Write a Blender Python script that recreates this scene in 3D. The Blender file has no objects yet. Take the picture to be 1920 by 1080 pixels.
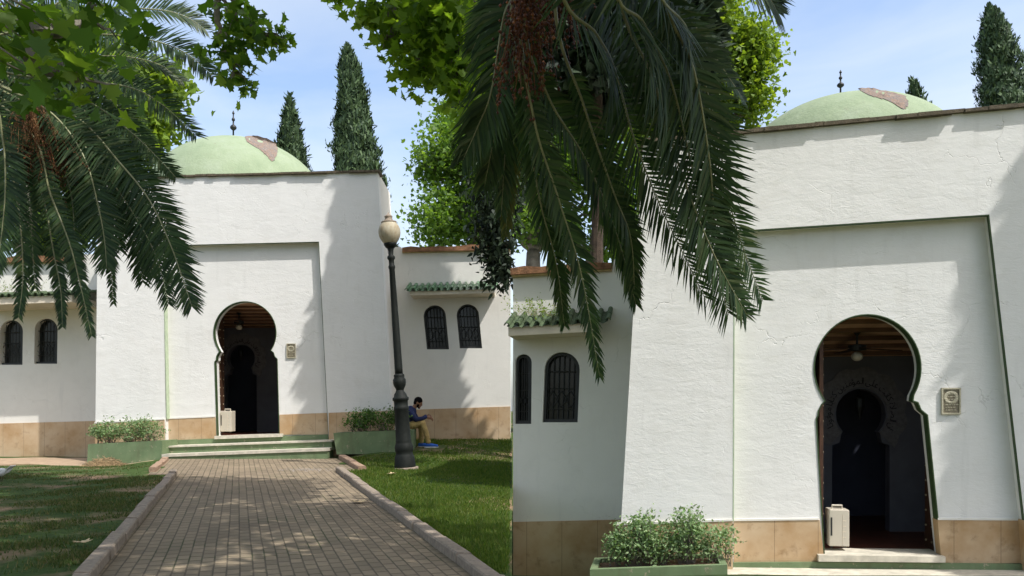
import bpy, bmesh, math, random
import numpy as np
from mathutils import Vector, Matrix, geometry

# ------------------------------------------------------------------ camera, sky, sun, exposure
scene = bpy.context.scene
COL = scene.collection
F, CX, HY, EYE = 1500.0, 960.0, 770.0, 1.42      # focal length, principal column and horizon row of a 1920 px wide frame
SUN = Vector((1.25, -1.0, 2.35)).normalized()    # towards the sun

cam_d = bpy.data.cameras.new("camera")
cam_d.sensor_width = 36.0
cam_d.lens = 36.0 * F / 1920.0
cam_d.shift_y = (HY - 540.0) / 1920.0
cam_d.clip_start = 0.05
cam_d.clip_end = 2000.0
cam = bpy.data.objects.new("camera", cam_d)
cam.location = (0, 0, EYE)
cam.rotation_euler = (math.radians(90), 0, 0)
COL.objects.link(cam)
scene.camera = cam

world = bpy.data.worlds.new("World")
scene.world = world
world.use_nodes = True
wn = world.node_tree.nodes
wn.clear()
sky = wn.new("ShaderNodeTexSky")
sky.sky_type = 'NISHITA'
sky.sun_disc = False
sky.sun_elevation = math.asin(SUN.z)
sky.sun_rotation = math.atan2(SUN.x, SUN.y)
sky.altitude = 50
sky.air_density = 1.0
sky.dust_density = 3.0
sky.ozone_density = 1.0
bg = wn.new("ShaderNodeBackground")
bg.inputs["Strength"].default_value = 0.15
wo = wn.new("ShaderNodeOutputWorld")
wl = world.node_tree.links
tcw = wn.new("ShaderNodeTexCoord")
mpw = wn.new("ShaderNodeMapping"); mpw.inputs["Scale"].default_value = (1.0, 1.0, 3.2)
wl.new(tcw.outputs["Generated"], mpw.inputs["Vector"])
cn = wn.new("ShaderNodeTexNoise")                   # thin high cloud
cn.inputs["Scale"].default_value = 1.7; cn.inputs["Detail"].default_value = 7; cn.inputs["Roughness"].default_value = 0.55; cn.inputs["Distortion"].default_value = 0.5
wl.new(mpw.outputs["Vector"], cn.inputs["Vector"])
cr = wn.new("ShaderNodeValToRGB")
cr.color_ramp.elements[0].position = 0.36; cr.color_ramp.elements[0].color = (0.03, 0.03, 0.03, 1)
cr.color_ramp.elements[1].position = 0.72; cr.color_ramp.elements[1].color = (0.62, 0.62, 0.62, 1)
wl.new(cn.outputs["Fac"], cr.inputs["Fac"])
cm_ = wn.new("ShaderNodeMix"); cm_.data_type = 'RGBA'
wl.new(cr.outputs["Color"], cm_.inputs["Factor"])
wl.new(sky.outputs[0], cm_.inputs[6])
cm_.inputs[7].default_value = (3.4, 3.6, 3.75, 1)
wl.new(cm_.outputs[2], bg.inputs[0])
world.node_tree.links.new(bg.outputs[0], wo.inputs[0])

sun_d = bpy.data.lights.new("sun", 'SUN')
sun_d.energy = 2.6
sun_d.angle = math.radians(0.53)
sun_d.color = (1.0, 0.98, 0.955)
sun = bpy.data.objects.new("sun", sun_d)
sun.rotation_euler = SUN.to_track_quat('Z', 'Y').to_euler()
sun.location = (20, -16, 40)
COL.objects.link(sun)

scene.view_settings.view_transform = 'Standard'
scene.view_settings.look = 'None'
scene.view_settings.gamma = 1.0
scene.view_settings.exposure = 0.98
scene.view_settings.use_curve_mapping = False
scene.cycles.max_bounces = 8
scene.cycles.diffuse_bounces = 4
scene.cycles.transparent_max_bounces = 8
scene.cycles.use_denoising = True

# ------------------------------------------------------------------ helpers
def W(px, py, D):
    return Vector(((px - CX) * D / F, D, EYE + (HY - py) * D / F))

class Plane:
    """an upright facade plane: a point on it, turned by yaw (right side nearer when positive)"""
    def __init__(s, px0, D0, yaw):
        a = math.radians(yaw)
        s.u = Vector((math.cos(a), -math.sin(a), 0))
        s.n = Vector((math.sin(a), math.cos(a), 0))       # into the building
        s.o = Vector(((px0 - CX) * D0 / F, D0, 0))
    def p(s, px, py, off=0.0):
        sx = (px - CX) / F
        D = (s.n.dot(s.o) + off) / (s.n.x * sx + s.n.y)
        return W(px, py, D)

class MB:
    def __init__(s):
        s.v = []; s.f = []
    def add(s, vs, fs):
        b = len(s.v)
        s.v.extend([tuple(v) for v in vs])
        s.f.extend([tuple(i + b for i in f) for f in fs])
    def hexa(s, a, vec):
        """quad a (4 points) swept along vec"""
        a = [Vector(p) for p in a]
        vec = Vector(vec)
        s.add(a + [p + vec for p in a], [(0, 1, 2, 3), (7, 6, 5, 4), (0, 4, 5, 1), (1, 5, 6, 2), (2, 6, 7, 3), (3, 7, 4, 0)])
    def box(s, x0, x1, y0, y1, z0, z1):
        s.hexa([(x0, y0, z0), (x1, y0, z0), (x1, y0, z1), (x0, y0, z1)], (0, y1 - y0, 0))
    def tube(s, pts, rad, seg=8, cap=True):
        pts = [Vector(p) for p in pts]
        n = len(pts)
        if not hasattr(rad, '__len__'):
            rad = [rad] * n
        vs = []; fs = []
        ref = None
        for i in range(n):
            t = (pts[min(i + 1, n - 1)] - pts[max(i - 1, 0)])
            t = t.normalized() if t.length > 1e-9 else Vector((0, 0, 1))
            if ref is None:
                ref = t.orthogonal().normalized()
            ref = (ref - t * ref.dot(t))
            ref = ref.normalized() if ref.length > 1e-6 else t.orthogonal().normalized()
            b = t.cross(ref)
            for k in range(seg):
                a = 2 * math.pi * k / seg
                vs.append(pts[i] + (ref * math.cos(a) + b * math.sin(a)) * rad[i])
        for i in range(n - 1):
            for k in range(seg):
                k2 = (k + 1) % seg
                fs.append((i * seg + k, i * seg + k2, (i + 1) * seg + k2, (i + 1) * seg + k))
        if cap:
            fs.append(tuple(range(seg))[::-1])
            fs.append(tuple(range((n - 1) * seg, n * seg)))
        s.add(vs, fs)
    def bar(s, a, b, r, seg=6):
        s.tube([a, b], r, seg)
    def lathe(s, base, axis, prof, seg=20):
        """prof: list of (height, radius) along axis from base"""
        axis = Vector(axis).normalized()
        r0 = axis.orthogonal().normalized(); r1 = axis.cross(r0)
        vs = []; fs = []
        for h, r in prof:
            for k in range(seg):
                a = 2 * math.pi * k / seg
                vs.append(Vector(base) + axis * h + (r0 * math.cos(a) + r1 * math.sin(a)) * max(r, 1e-4))
        for i in range(len(prof) - 1):
            for k in range(seg):
                k2 = (k + 1) % seg
                fs.append((i * seg + k, i * seg + k2, (i + 1) * seg + k2, (i + 1) * seg + k))
        fs.append(tuple(range(seg))[::-1])
        fs.append(tuple(range((len(prof) - 1) * seg, len(prof) * seg)))
        s.add(vs, fs)
    def ellipsoid(s, c, r, seg=14, ring=9, rot=None):
        c = Vector(c)
        vs = []; fs = []
        for i in range(1, ring):
            th = math.pi * i / ring
            for k in range(seg):
                a = 2 * math.pi * k / seg
                v = Vector((r[0] * math.sin(th) * math.cos(a), r[1] * math.sin(th) * math.sin(a), r[2] * math.cos(th)))
                if rot is not None: v = rot @ v
                vs.append(c + v)
        top = Vector((0, 0, r[2])); bot = Vector((0, 0, -r[2]))
        if rot is not None: top = rot @ top; bot = rot @ bot
        vs += [c + top, c + bot]
        for i in range(ring - 2):
            for k in range(seg):
                k2 = (k + 1) % seg
                fs.append((i * seg + k, (i + 1) * seg + k, (i + 1) * seg + k2, i * seg + k2))
        T = len(vs) - 2
        for k in range(seg):
            k2 = (k + 1) % seg
            fs.append((T, k, k2)); fs.append((T + 1, (ring - 2) * seg + k2, (ring - 2) * seg + k))
        s.add(vs, fs)
    def slab(s, pl, loops, off, depth):
        """polygon with holes traced on plane pl, set back by off, depth thick (straight into the building)"""
        P = [[pl.p(x, y, off) for x, y in lp] for lp in loops]
        V2 = [[Vector((q.dot(pl.u), q.z, 0)) for q in lp] for lp in P]
        tris = geometry.tessellate_polygon(V2)
        flat = [q for lp in P for q in lp]
        n = len(flat)
        vs = flat + [q + pl.n * depth for q in flat]
        fs = []
        for t in tris:
            fs.append(tuple(t)); fs.append(tuple(i + n for i in reversed(t)))
        b = 0
        for lp in P:
            m = len(lp)
            for i in range(m):
                j = (i + 1) % m
                fs.append((b + i, b + j, b + j + n, b + i + n))
            b += m
        s.add(vs, fs)
    def build(s, name, mat, parent=None, smooth=False, loc=None):
        return build(name, s.v, s.f, mat, parent, smooth, loc)

def root_loc(o):
    while o.parent: o = o.parent
    return o.location.copy()

def build(name, verts, faces, mat, parent=None, smooth=False, loc=None):
    """one mesh object from world-space vertices"""
    off = root_loc(parent) if parent else Vector(loc if loc is not None else (0, 0, 0))
    v = np.asarray(verts, dtype=np.float64).reshape(-1, 3) - np.array(off)
    me = bpy.data.meshes.new(name)
    if isinstance(faces, np.ndarray):
        M, k = faces.shape
        me.vertices.add(len(v)); me.loops.add(M * k); me.polygons.add(M)
        me.vertices.foreach_set("co", v.astype(np.float32).ravel())
        me.loops.foreach_set("vertex_index", faces.astype(np.int32).ravel())
        me.polygons.foreach_set("loop_start", np.arange(0, M * k, k, dtype=np.int32))
        me.update(calc_edges=True)
    else:
        me.from_pydata([tuple(q) for q in v], [], faces)
        me.update()
    if smooth:
        me.polygons.foreach_set("use_smooth", np.ones(len(me.polygons), dtype=bool))
    if mat: me.materials.append(mat)
    o = bpy.data.objects.new(name, me)
    COL.objects.link(o)
    if parent: o.parent = parent
    else: o.location = off
    return o

def thing(name, label, cat, loc, group=None):
    o = bpy.data.objects.new(name, None)
    o.empty_display_size = 0.2
    o.location = loc
    COL.objects.link(o)
    return tag(o, label, cat, group)

def tag(o, label, cat, group=None, kind=None):
    o["label"] = label
    o["category"] = cat
    if group: o["group"] = group
    if kind: o["kind"] = kind
    return o

def structure(o, label=None):
    o["kind"] = "structure"
    if label: o["label"] = label
    return o

# ------------------------------------------------------------------ materials
class NT:
    def __init__(s, name):
        s.m = bpy.data.materials.new(name)
        s.m.use_nodes = True
        s.t = s.m.node_tree
        s.b = s.t.nodes["Principled BSDF"]
        s.out = s.t.nodes["Material Output"]
    def n(s, typ, **kw):
        nd = s.t.nodes.new(typ)
        for k, v in kw.items():
            if k in nd.inputs: nd.inputs[k].default_value = v
            else: setattr(nd, k, v)
        return nd
    def l(s, a, b): s.t.links.new(a, b)
    def coord(s, scale=(1, 1, 1)):
        tc = s.n("ShaderNodeTexCoord")
        mp = s.n("ShaderNodeMapping")
        mp.inputs["Scale"].default_value = scale
        s.l(tc.outputs["Object"], mp.inputs["Vector"])
        return mp.outputs["Vector"]
    def noise(s, vec, scale, detail=4, rough=0.55, dist=0.0):
        nd = s.n("ShaderNodeTexNoise", Scale=scale, Detail=detail, Roughness=rough, Distortion=dist)
        if vec is not None: s.l(vec, nd.inputs["Vector"])
        return nd.outputs["Fac"]
    def ramp(s, fac, stops):
        r = s.n("ShaderNodeValToRGB")
        e = r.color_ramp.elements
        while len(e) < len(stops): e.new(0.5)
        for i, (p, c) in enumerate(stops):
            e[i].position = p
            e[i].color = (c[0], c[1], c[2], 1) if hasattr(c, '__len__') else (c, c, c, 1)
        s.l(fac, r.inputs["Fac"])
        return r.outputs["Color"]
    def mix(s, fac, a, b, mode='MIX'):
        m = s.n("ShaderNodeMix", data_type='RGBA', blend_type=mode)
        for sock, val in ((m.inputs["Factor"], fac), (m.inputs[6], a), (m.inputs[7], b)):
            if hasattr(val, 'is_output'): s.l(val, sock)
            elif hasattr(val, '__len__'): sock.default_value = (val[0], val[1], val[2], 1)
            else: sock.default_value = val
        return m.outputs[2]
    def math(s, op, a, b=None):
        m = s.n("ShaderNodeMath", operation=op)
        for i, val in enumerate((a, b)):
            if val is None: continue
            if hasattr(val, 'is_output'): s.l(val, m.inputs[i])
            else: m.inputs[i].default_value = val
        return m.outputs[0]
    def bump(s, h, strength=0.5, dist=0.02, prev=None):
        b = s.n("ShaderNodeBump", Strength=strength, Distance=dist)
        s.l(h, b.inputs["Height"])
        if prev is not None: s.l(prev, b.inputs["Normal"])
        return b.outputs["Normal"]
    def base(s, c):
        if hasattr(c, 'is_output'): s.l(c, s.b.inputs["Base Color"])
        else: s.b.inputs["Base Color"].default_value = (c[0], c[1], c[2], 1)
    def fin(s, rough=0.8, normal=None, spec=0.3, metal=0.0):
        s.b.inputs["Roughness"].default_value = rough
        s.b.inputs["Specular IOR Level"].default_value = spec
        s.b.inputs["Metallic"].default_value = metal
        if normal is not None: s.l(normal, s.b.inputs["Normal"])
        return s.m

def simple(name, c, rough=0.7, var=0.15, scale=8.0, bump=0.15, spec=0.3, metal=0.0, dist=0.01):
    t = NT(name)
    v = t.coord()
    f = t.noise(v, scale, 5)
    lo = [x * (1 - var) for x in c]; hi = [min(1, x * (1 + var)) for x in c]
    t.base(t.ramp(f, [(0.3, lo), (0.7, hi)]))
    nb = t.bump(t.noise(v, scale * 6, 4), bump, dist)
    return t.fin(rough, nb, spec, metal)

def plaster(name, c=(0.715, 0.70, 0.662), relief=1.0):
    """rough hand-trowelled limewash: lumps, trowel ridges and hair cracks"""
    t = NT(name)
    v = t.coord()
    big = t.noise(v, 0.9, 5, 0.6)
    dirt = t.noise(v, 3.0, 6, 0.65)
    col = t.ramp(big, [(0.25, [x * 0.93 for x in c]), (0.6, c)])
    col = t.mix(t.math('MULTIPLY', t.ramp(dirt, [(0.52, 0.0), (0.75, 1.0)]), 0.28), col, (0.55, 0.52, 0.46))
    # weathered streaks run down from the top of the walls
    sv = t.coord((3.0, 3.0, 0.35))
    streak = t.ramp(t.noise(sv, 2.2, 4, 0.6), [(0.58, 0.0), (0.8, 1.0)])
    col = t.mix(t.math('MULTIPLY', streak, 0.34), col, (0.50, 0.49, 0.45))
    # hair cracks
    wob = t.noise(v, 2.5, 3)
    vo = t.n("ShaderNodeTexVoronoi", feature='DISTANCE_TO_EDGE', Scale=1.1)
    addv = t.n("ShaderNodeVectorMath", operation='ADD')
    wv = t.n("ShaderNodeTexNoise", Scale=2.0, Detail=5.0)
    t.l(v, wv.inputs["Vector"])
    t.l(v, addv.inputs[0]); t.l(wv.outputs["Color"], addv.inputs[1])
    t.l(addv.outputs[0], vo.inputs["Vector"])
    crack = t.ramp(vo.outputs["Distance"], [(0.0, 1.0), (0.007, 0.0)])
    mask = t.ramp(t.noise(v, 0.9, 3), [(0.50, 0.0), (0.60, 1.0)])
    cm = t.math('MULTIPLY', crack, mask)
    col = t.mix(t.math('MULTIPLY', cm, 0.30), col, (0.42, 0.40, 0.36))
    t.base(col)
    pv = t.coord((1.0, 1.0, 2.3))
    area = t.ramp(t.noise(v, 0.7, 3, 0.55), [(0.32, 0.12), (0.62, 1.0)])
    def masked(h): return t.math('MULTIPLY', h, area)
    n1 = t.bump(t.noise(pv, 2.4, 4, 0.55, 0.5), 0.11 * relief, 0.06)
    n2 = t.bump(masked(t.noise(pv, 8.0, 7, 0.66, 1.2)), 0.32 * relief, 0.020, n1)
    n3 = t.bump(t.noise(v, 60.0, 4, 0.6), 0.22 * relief, 0.006, n2)
    inv = t.math('SUBTRACT', 1.0, cm)
    n4 = t.bump(inv, 0.5, 0.012, n3)
    return t.fin(0.9, n4, 0.15)

def leafmat(name, cols, trans=0.4, tcol=None, rough=0.45):
    t = NT(name)
    g = t.n("ShaderNodeNewGeometry")
    n = len(cols)
    col = t.ramp(g.outputs["Random Per Island"], [((i + 0.5) / n, c) for i, c in enumerate(cols)])
    t.base(col)
    m = t.fin(rough, None, 0.22)
    tr = t.n("ShaderNodeBsdfTranslucent")
    if tcol:
        tint = t.mix(1.0, col, tcol, 'MULTIPLY')
    else:
        tint = t.mix(1.0, col, (1.6, 1.7, 0.5), 'MULTIPLY')
    t.l(tint, tr.inputs["Color"])
    ms = t.n("ShaderNodeMixShader", Fac=trans)
    t.l(t.b.outputs[0], ms.inputs[1]); t.l(tr.outputs[0], ms.inputs[2])
    t.l(ms.outputs[0], t.out.inputs["Surface"])
    return m

def stone_base_mat(name):
    """tan stone slabs with upright joints, rain splash browning"""
    t = NT(name)
    v = t.coord()
    f = t.noise(v, 1.3, 5, 0.6)
    col = t.ramp(f, [(0.3, (0.36, 0.22, 0.10)), (0.5, (0.47, 0.335, 0.20)), (0.75, (0.54, 0.42, 0.285))])
    sp = t.ramp(t.noise(v, 5.0, 6, 0.7), [(0.55, 0.0), (0.72, 1.0)])
    col = t.mix(t.math('MULTIPLY', sp, 0.55), col, (0.20, 0.115, 0.05))
    sep = t.n("ShaderNodeSeparateXYZ"); t.l(v, sep.inputs[0])
    fr = t.math('FRACT', t.math('MULTIPLY', sep.outputs[0], 1 / 0.56))
    joint = t.math('LESS_THAN', fr, 0.012)
    col = t.mix(t.math('MULTIPLY', joint, 0.75), col, (0.14, 0.09, 0.05))
    t.base(col)
    nb = t.bump(t.noise(v, 40, 4), 0.12, 0.005)
    return t.fin(0.7, nb, 0.3)

M = {}
M['plaster'] = plaster('rough white plaster')
M['smooth_plaster'] = plaster('smoother white plaster', (0.70, 0.675, 0.61), 0.45)
M['base'] = stone_base_mat('tan stone slabs')
def worn_green():
    t = NT('worn green masonry paint')
    v = t.coord()
    col = t.ramp(t.noise(v, 3.0, 5, 0.6), [(0.3, (0.115, 0.165, 0.082)), (0.55, (0.15, 0.205, 0.105)), (0.75, (0.19, 0.235, 0.13))])
    chip = t.ramp(t.noise(v, 9.0, 6, 0.68), [(0.615, 0.0), (0.64, 1.0)])
    col = t.mix(t.math('MULTIPLY', chip, 0.8), col, (0.36, 0.31, 0.22))
    grime = t.ramp(t.noise(t.coord((2.5, 2.5, 0.6)), 2.0, 5, 0.65), [(0.5, 0.0), (0.75, 1.0)])
    col = t.mix(t.math('MULTIPLY', grime, 0.45), col, (0.10, 0.085, 0.05))
    t.base(col)
    n1 = t.bump(t.noise(v, 30, 5), 0.3, 0.008)
    n2 = t.bump(chip, 0.25, 0.006, n1)
    return t.fin(0.7, n2, 0.25)
M['green'] = worn_green()
M['green_trim'] = simple('shade-darkened green trim', (0.035, 0.062, 0.022), 0.55, 0.2, 9, 0.15)  # green paint, its tone darkened for reveals that lie in shade
M['pale_green'] = simple('pale green trim', (0.38, 0.45, 0.31), 0.6, 0.12, 9, 0.15)
M['tread'] = simple('worn pale tread', (0.50, 0.46, 0.37), 0.75, 0.22, 7, 0.3)
M['coping'] = simple('weathered brick coping', (0.20, 0.10, 0.05), 0.85, 0.45, 9, 0.5, dist=0.02)
M['coping_edge'] = simple('ochre coping edge', (0.40, 0.29, 0.13), 0.8, 0.3, 9, 0.3)
M['parapet'] = simple('grey brown parapet stone', (0.10, 0.08, 0.052), 0.85, 0.4, 12, 0.5, dist=0.02)
M['tile'] = simple('glazed green roof tile', (0.055, 0.15, 0.06), 0.3, 0.45, 7, 0.2, 0.5)
M['tile_old'] = simple('mossy clay roof tile', (0.06, 0.088, 0.042), 0.7, 0.4, 10, 0.3)
M['soffit'] = simple('cream soffit', (0.62, 0.54, 0.42), 0.8, 0.1, 6, 0.1)
M['glass'] = simple('dark window pane', (0.014, 0.017, 0.016), 0.14, 0.3, 3, 0.04, 0.28)
M['iron'] = simple('black iron', (0.02, 0.021, 0.02), 0.5, 0.3, 12, 0.15, 0.4)
M['lampiron'] = simple('dark green-black cast iron', (0.010, 0.012, 0.010), 0.65, 0.3, 14, 0.25, 0.2)
M['wood'] = simple('dark brown door wood', (0.06, 0.028, 0.015), 0.55, 0.3, 14, 0.2)
M['ceil'] = simple('tan ceiling boards', (0.52, 0.31, 0.19), 0.7, 0.15, 6, 0.1)
M['beam'] = simple('brown ceiling beam', (0.16, 0.085, 0.05), 0.7, 0.15, 6, 0.1)
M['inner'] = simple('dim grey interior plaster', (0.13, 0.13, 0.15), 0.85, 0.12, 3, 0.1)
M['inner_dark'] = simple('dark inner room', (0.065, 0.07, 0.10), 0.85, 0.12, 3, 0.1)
M['relief'] = simple('carved interior band', (0.16, 0.15, 0.155), 0.8, 0.2, 20, 0.3)
M['letter'] = simple('black painted lettering', (0.006, 0.006, 0.008), 0.6, 0.1, 9, 0.05)
M['floor'] = simple('red brown floor', (0.13, 0.045, 0.025), 0.5, 0.25, 6, 0.1)
M['stud'] = simple('brass studs', (0.45, 0.38, 0.26), 0.35, 0.2, 20, 0.05, 0.5, 0.6)
M['enamel'] = simple('off white enamel', (0.50, 0.45, 0.36), 0.4, 0.06, 4, 0.03, 0.4)
M['plaque'] = simple('bronze plaque', (0.20, 0.17, 0.11), 0.5, 0.35, 40, 0.4, 0.4)
M['plaque_hi'] = simple('worn raised bronze', (0.42, 0.38, 0.27), 0.5, 0.25, 60, 0.3, 0.4)
M['soil'] = simple('dry soil', (0.16, 0.10, 0.06), 0.95, 0.3, 10, 0.6, dist=0.03)
M['straw'] = simple('dry straw', (0.34, 0.24, 0.13), 0.9, 0.3, 10, 0.2)
M['bark'] = simple('pale plane bark', (0.17, 0.15, 0.12), 0.85, 0.4, 5, 0.5, dist=0.03)
M['bark_dark'] = simple('dark bark', (0.07, 0.05, 0.035), 0.9, 0.35, 9, 0.6, dist=0.03)
M['palm_bark'] = simple('palm trunk', (0.13, 0.09, 0.055), 0.9, 0.4, 10, 0.7, dist=0.05)
M['palm'] = leafmat('palm leaflets', [(0.018, 0.040, 0.016), (0.034, 0.068, 0.022), (0.060, 0.100, 0.034), (0.024, 0.048, 0.022), (0.085, 0.11, 0.045)], 0.3, (1.3, 1.5, 0.6), 0.5)
M['palm_yellow'] = leafmat('yellowing palm leaflets', [(0.06, 0.085, 0.022), (0.12, 0.12, 0.03), (0.05, 0.07, 0.022)], 0.25, (1.3, 1.3, 0.6), 0.4)
M['rachis'] = simple('palm rachis', (0.21, 0.21, 0.105), 0.4, 0.25, 12, 0.1, 0.4)
M['fruit'] = leafmat('palm fruit', [(0.075, 0.024, 0.011), (0.13, 0.040, 0.015), (0.045, 0.016, 0.009), (0.20, 0.075, 0.025)], 0.05, (1, 1, 1), 0.5)
M['fruit_orange'] = leafmat('orange palm fruit stalks', [(0.20, 0.09, 0.035), (0.13, 0.055, 0.022), (0.25, 0.14, 0.06)], 0.1, (1, 1, 1), 0.5)
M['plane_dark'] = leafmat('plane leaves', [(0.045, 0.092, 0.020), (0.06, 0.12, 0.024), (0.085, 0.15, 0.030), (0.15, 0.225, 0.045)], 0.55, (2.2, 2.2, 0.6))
M['plane_mid2'] = leafmat('backlit-toned plane leaves', [(0.10, 0.175, 0.032), (0.13, 0.215, 0.038), (0.17, 0.26, 0.048), (0.08, 0.14, 0.028)], 0.6, (2.3, 2.2, 0.5))  # lighter copy of the plane leaves, backlight put into its colours
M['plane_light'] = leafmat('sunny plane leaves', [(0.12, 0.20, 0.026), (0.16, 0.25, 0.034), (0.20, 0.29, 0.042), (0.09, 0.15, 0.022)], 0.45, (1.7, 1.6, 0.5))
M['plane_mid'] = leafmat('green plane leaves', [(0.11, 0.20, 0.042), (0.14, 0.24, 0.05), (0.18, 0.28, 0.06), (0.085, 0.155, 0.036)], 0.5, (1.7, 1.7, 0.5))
M['cypress'] = leafmat('cypress foliage', [(0.050, 0.085, 0.040), (0.075, 0.12, 0.052), (0.10, 0.155, 0.062), (0.035, 0.062, 0.034)], 0.1, (1, 1, 1), 0.6)
M['cypress_dark'] = leafmat('dark conifer foliage', [(0.016, 0.026, 0.016), (0.024, 0.038, 0.02), (0.032, 0.05, 0.024)], 0.08, (1, 1, 1), 0.6)
M['bush'] = leafmat('rose bush leaves', [(0.17, 0.27, 0.11), (0.21, 0.31, 0.14), (0.27, 0.35, 0.18), (0.13, 0.20, 0.09)], 0.25, (1.3, 1.4, 0.6), 0.4)
M['bush_dark'] = leafmat('glossy bush leaves', [(0.06, 0.13, 0.03), (0.10, 0.19, 0.045), (0.15, 0.26, 0.06), (0.04, 0.085, 0.022)], 0.3, (1.4, 1.5, 0.6), 0.35)
M['grass'] = leafmat('grass blades', [(0.048, 0.092, 0.014), (0.075, 0.13, 0.018), (0.105, 0.165, 0.024), (0.14, 0.16, 0.04)], 0.45, (1.4, 1.5, 0.5), 0.5)
M['grass_dry'] = leafmat('dry patchy grass', [(0.040, 0.072, 0.016), (0.060, 0.095, 0.022), (0.095, 0.115, 0.036), (0.15, 0.13, 0.06)], 0.35, (1.4, 1.4, 0.6), 0.5)
M['white_dirty'] = simple('white feathers', (0.72, 0.70, 0.68), 0.7, 0.08, 12, 0.1)
M['dryleaf'] = simple('dry fallen leaf', (0.50, 0.38, 0.22), 0.8, 0.25, 20, 0.1)
M['seed'] = simple('scattered pale seed', (0.26, 0.23, 0.20), 0.8, 0.3, 20, 0.1)
M['skin'] = simple('brown skin', (0.26, 0.13, 0.075), 0.5, 0.08, 12, 0.05)
M['hair'] = simple('black hair', (0.005, 0.0045, 0.0045), 0.9, 0.3, 60, 0.3, 0.05)
M['navy'] = simple('navy cloth', (0.022, 0.030, 0.085), 0.85, 0.3, 7, 0.9, dist=0.03)
M['khaki'] = simple('khaki cloth', (0.44, 0.31, 0.12), 0.85, 0.22, 7, 0.9, dist=0.03)
M['blue'] = simple('blue trainer fabric', (0.02, 0.10, 0.42), 0.6, 0.15, 14, 0.1)
M['white'] = simple('white rubber', (0.7, 0.7, 0.7), 0.6, 0.05, 9, 0.05)

def dome_mat():
    t = NT('pale green dome paint')
    v = t.coord()
    f = t.noise(v, 1.6, 6, 0.62)
    col = t.ramp(f, [(0.28, (0.215, 0.27, 0.165)), (0.5, (0.255, 0.31, 0.195)), (0.72, (0.29, 0.34, 0.235))])
    d = t.ramp(t.noise(t.coord((4, 4, 0.7)), 2.4, 5, 0.65), [(0.58, 0.0), (0.75, 1.0)])
    col = t.mix(t.math('MULTIPLY', d, 0.3), col, (0.20, 0.20, 0.135))
    chip = t.ramp(t.noise(v, 4.5, 7, 0.72), [(0.66, 0.0), (0.675, 1.0)])
    col = t.mix(t.math('MULTIPLY', chip, 0.75), col, (0.20, 0.15, 0.11))
    t.base(col)
    nb = t.bump(t.noise(v, 14, 6, 0.6), 0.4, 0.03)
    nb = t.bump(t.noise(v, 2.2, 4), 0.3, 0.08, nb)
    return t.fin(0.8, nb, 0.2)
M['dome'] = dome_mat()
def patch_mat():
    t = NT('bare render where paint peeled')
    v = t.coord()
    f = t.noise(v, 7, 6, 0.7, 0.5)
    t.base(t.ramp(f, [(0.32, (0.12, 0.10, 0.09)), (0.46, (0.26, 0.19, 0.145)), (0.56, (0.17, 0.155, 0.145)), (0.68, (0.36, 0.27, 0.20))]))
    nb = t.bump(t.noise(v, 22, 6), 0.7, 0.04)
    return t.fin(0.95, nb, 0.1)
M['patch'] = patch_mat()
def globe_mat():
    t = NT('weathered milky lamp globe')
    v = t.coord((2.5, 2.5, 0.9))
    f = t.noise(v, 6, 6, 0.7)
    sep = t.n("ShaderNodeSeparateXYZ"); t.l(t.coord(), sep.inputs[0])
    col = t.ramp(f, [(0.32, (0.25, 0.18, 0.105)), (0.48, (0.36, 0.31, 0.215)), (0.7, (0.41, 0.37, 0.28))])
    t.base(col)
    return t.fin(0.6, None, 0.2)
M['globe'] = globe_mat()

def paving_mat():
    t = NT('brick paving')
    tc = t.n("ShaderNodeTexCoord")
    sep = t.n("ShaderNodeSeparateXYZ"); t.l(tc.outputs["Object"], sep.inputs[0])
    cmb = t.n("ShaderNodeCombineXYZ")
    wob = t.noise(tc.outputs["Object"], 1.1, 3)
    wy = t.math('ADD', sep.outputs[0], t.math('MULTIPLY', wob, 0.02))
    wx = t.math('MULTIPLY', t.math('ADD', sep.outputs[1], t.math('MULTIPLY', wob, 0.03)), 0.58)
    t.l(wx, cmb.inputs[0]); t.l(wy, cmb.inputs[1])
    br = t.n("ShaderNodeTexBrick", Scale=1.0)
    br.inputs["Color1"].default_value = (0.275, 0.217, 0.147, 1)
    br.inputs["Color2"].default_value = (0.205, 0.165, 0.113, 1)
    br.inputs["Mortar"].default_value = (0.128, 0.104, 0.074, 1)
    br.inputs["Mortar Size"].default_value = 0.0075
    br.inputs["Mortar Smooth"].default_value = 0.35
    br.inputs["Bias"].default_value = 0.0
    br.inputs["Brick Width"].default_value = 0.112
    br.inputs["Row Height"].default_value = 0.104
    t.l(cmb.outputs[0], br.inputs["Vector"])
    v = t.coord()
    f = t.noise(v, 0.9, 5, 0.6)
    col = t.mix(0.55, br.outputs["Color"], t.ramp(f, [(0.3, (0.55, 0.52, 0.50)), (0.7, (1.15, 1.12, 1.05))]), 'MULTIPLY')
    sp = t.ramp(t.noise(v, 26, 5, 0.7), [(0.55, 0.0), (0.75, 1.0)])
    col = t.mix(t.math('MULTIPLY', sp, 0.35), col, (0.12, 0.09, 0.065))
    moss = t.math('MULTIPLY', br.outputs["Fac"], t.ramp(t.noise(v, 1.6, 4), [(0.52, 0.0), (0.62, 1.0)]))
    col = t.mix(t.math('MULTIPLY', moss, 0.7), col, (0.045, 0.06, 0.022))
    t.base(col)
    inv = t.math('SUBTRACT', 1.0, br.outputs["Fac"])
    n1 = t.bump(inv, 0.8, 0.012)
    n2 = t.bump(t.noise(v, 45, 5), 0.35, 0.006, n1)
    n3 = t.bump(t.noise(v, 5, 3), 0.3, 0.03, n2)
    return t.fin(0.88, n3, 0.2)
M['paving'] = paving_mat()
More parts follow.
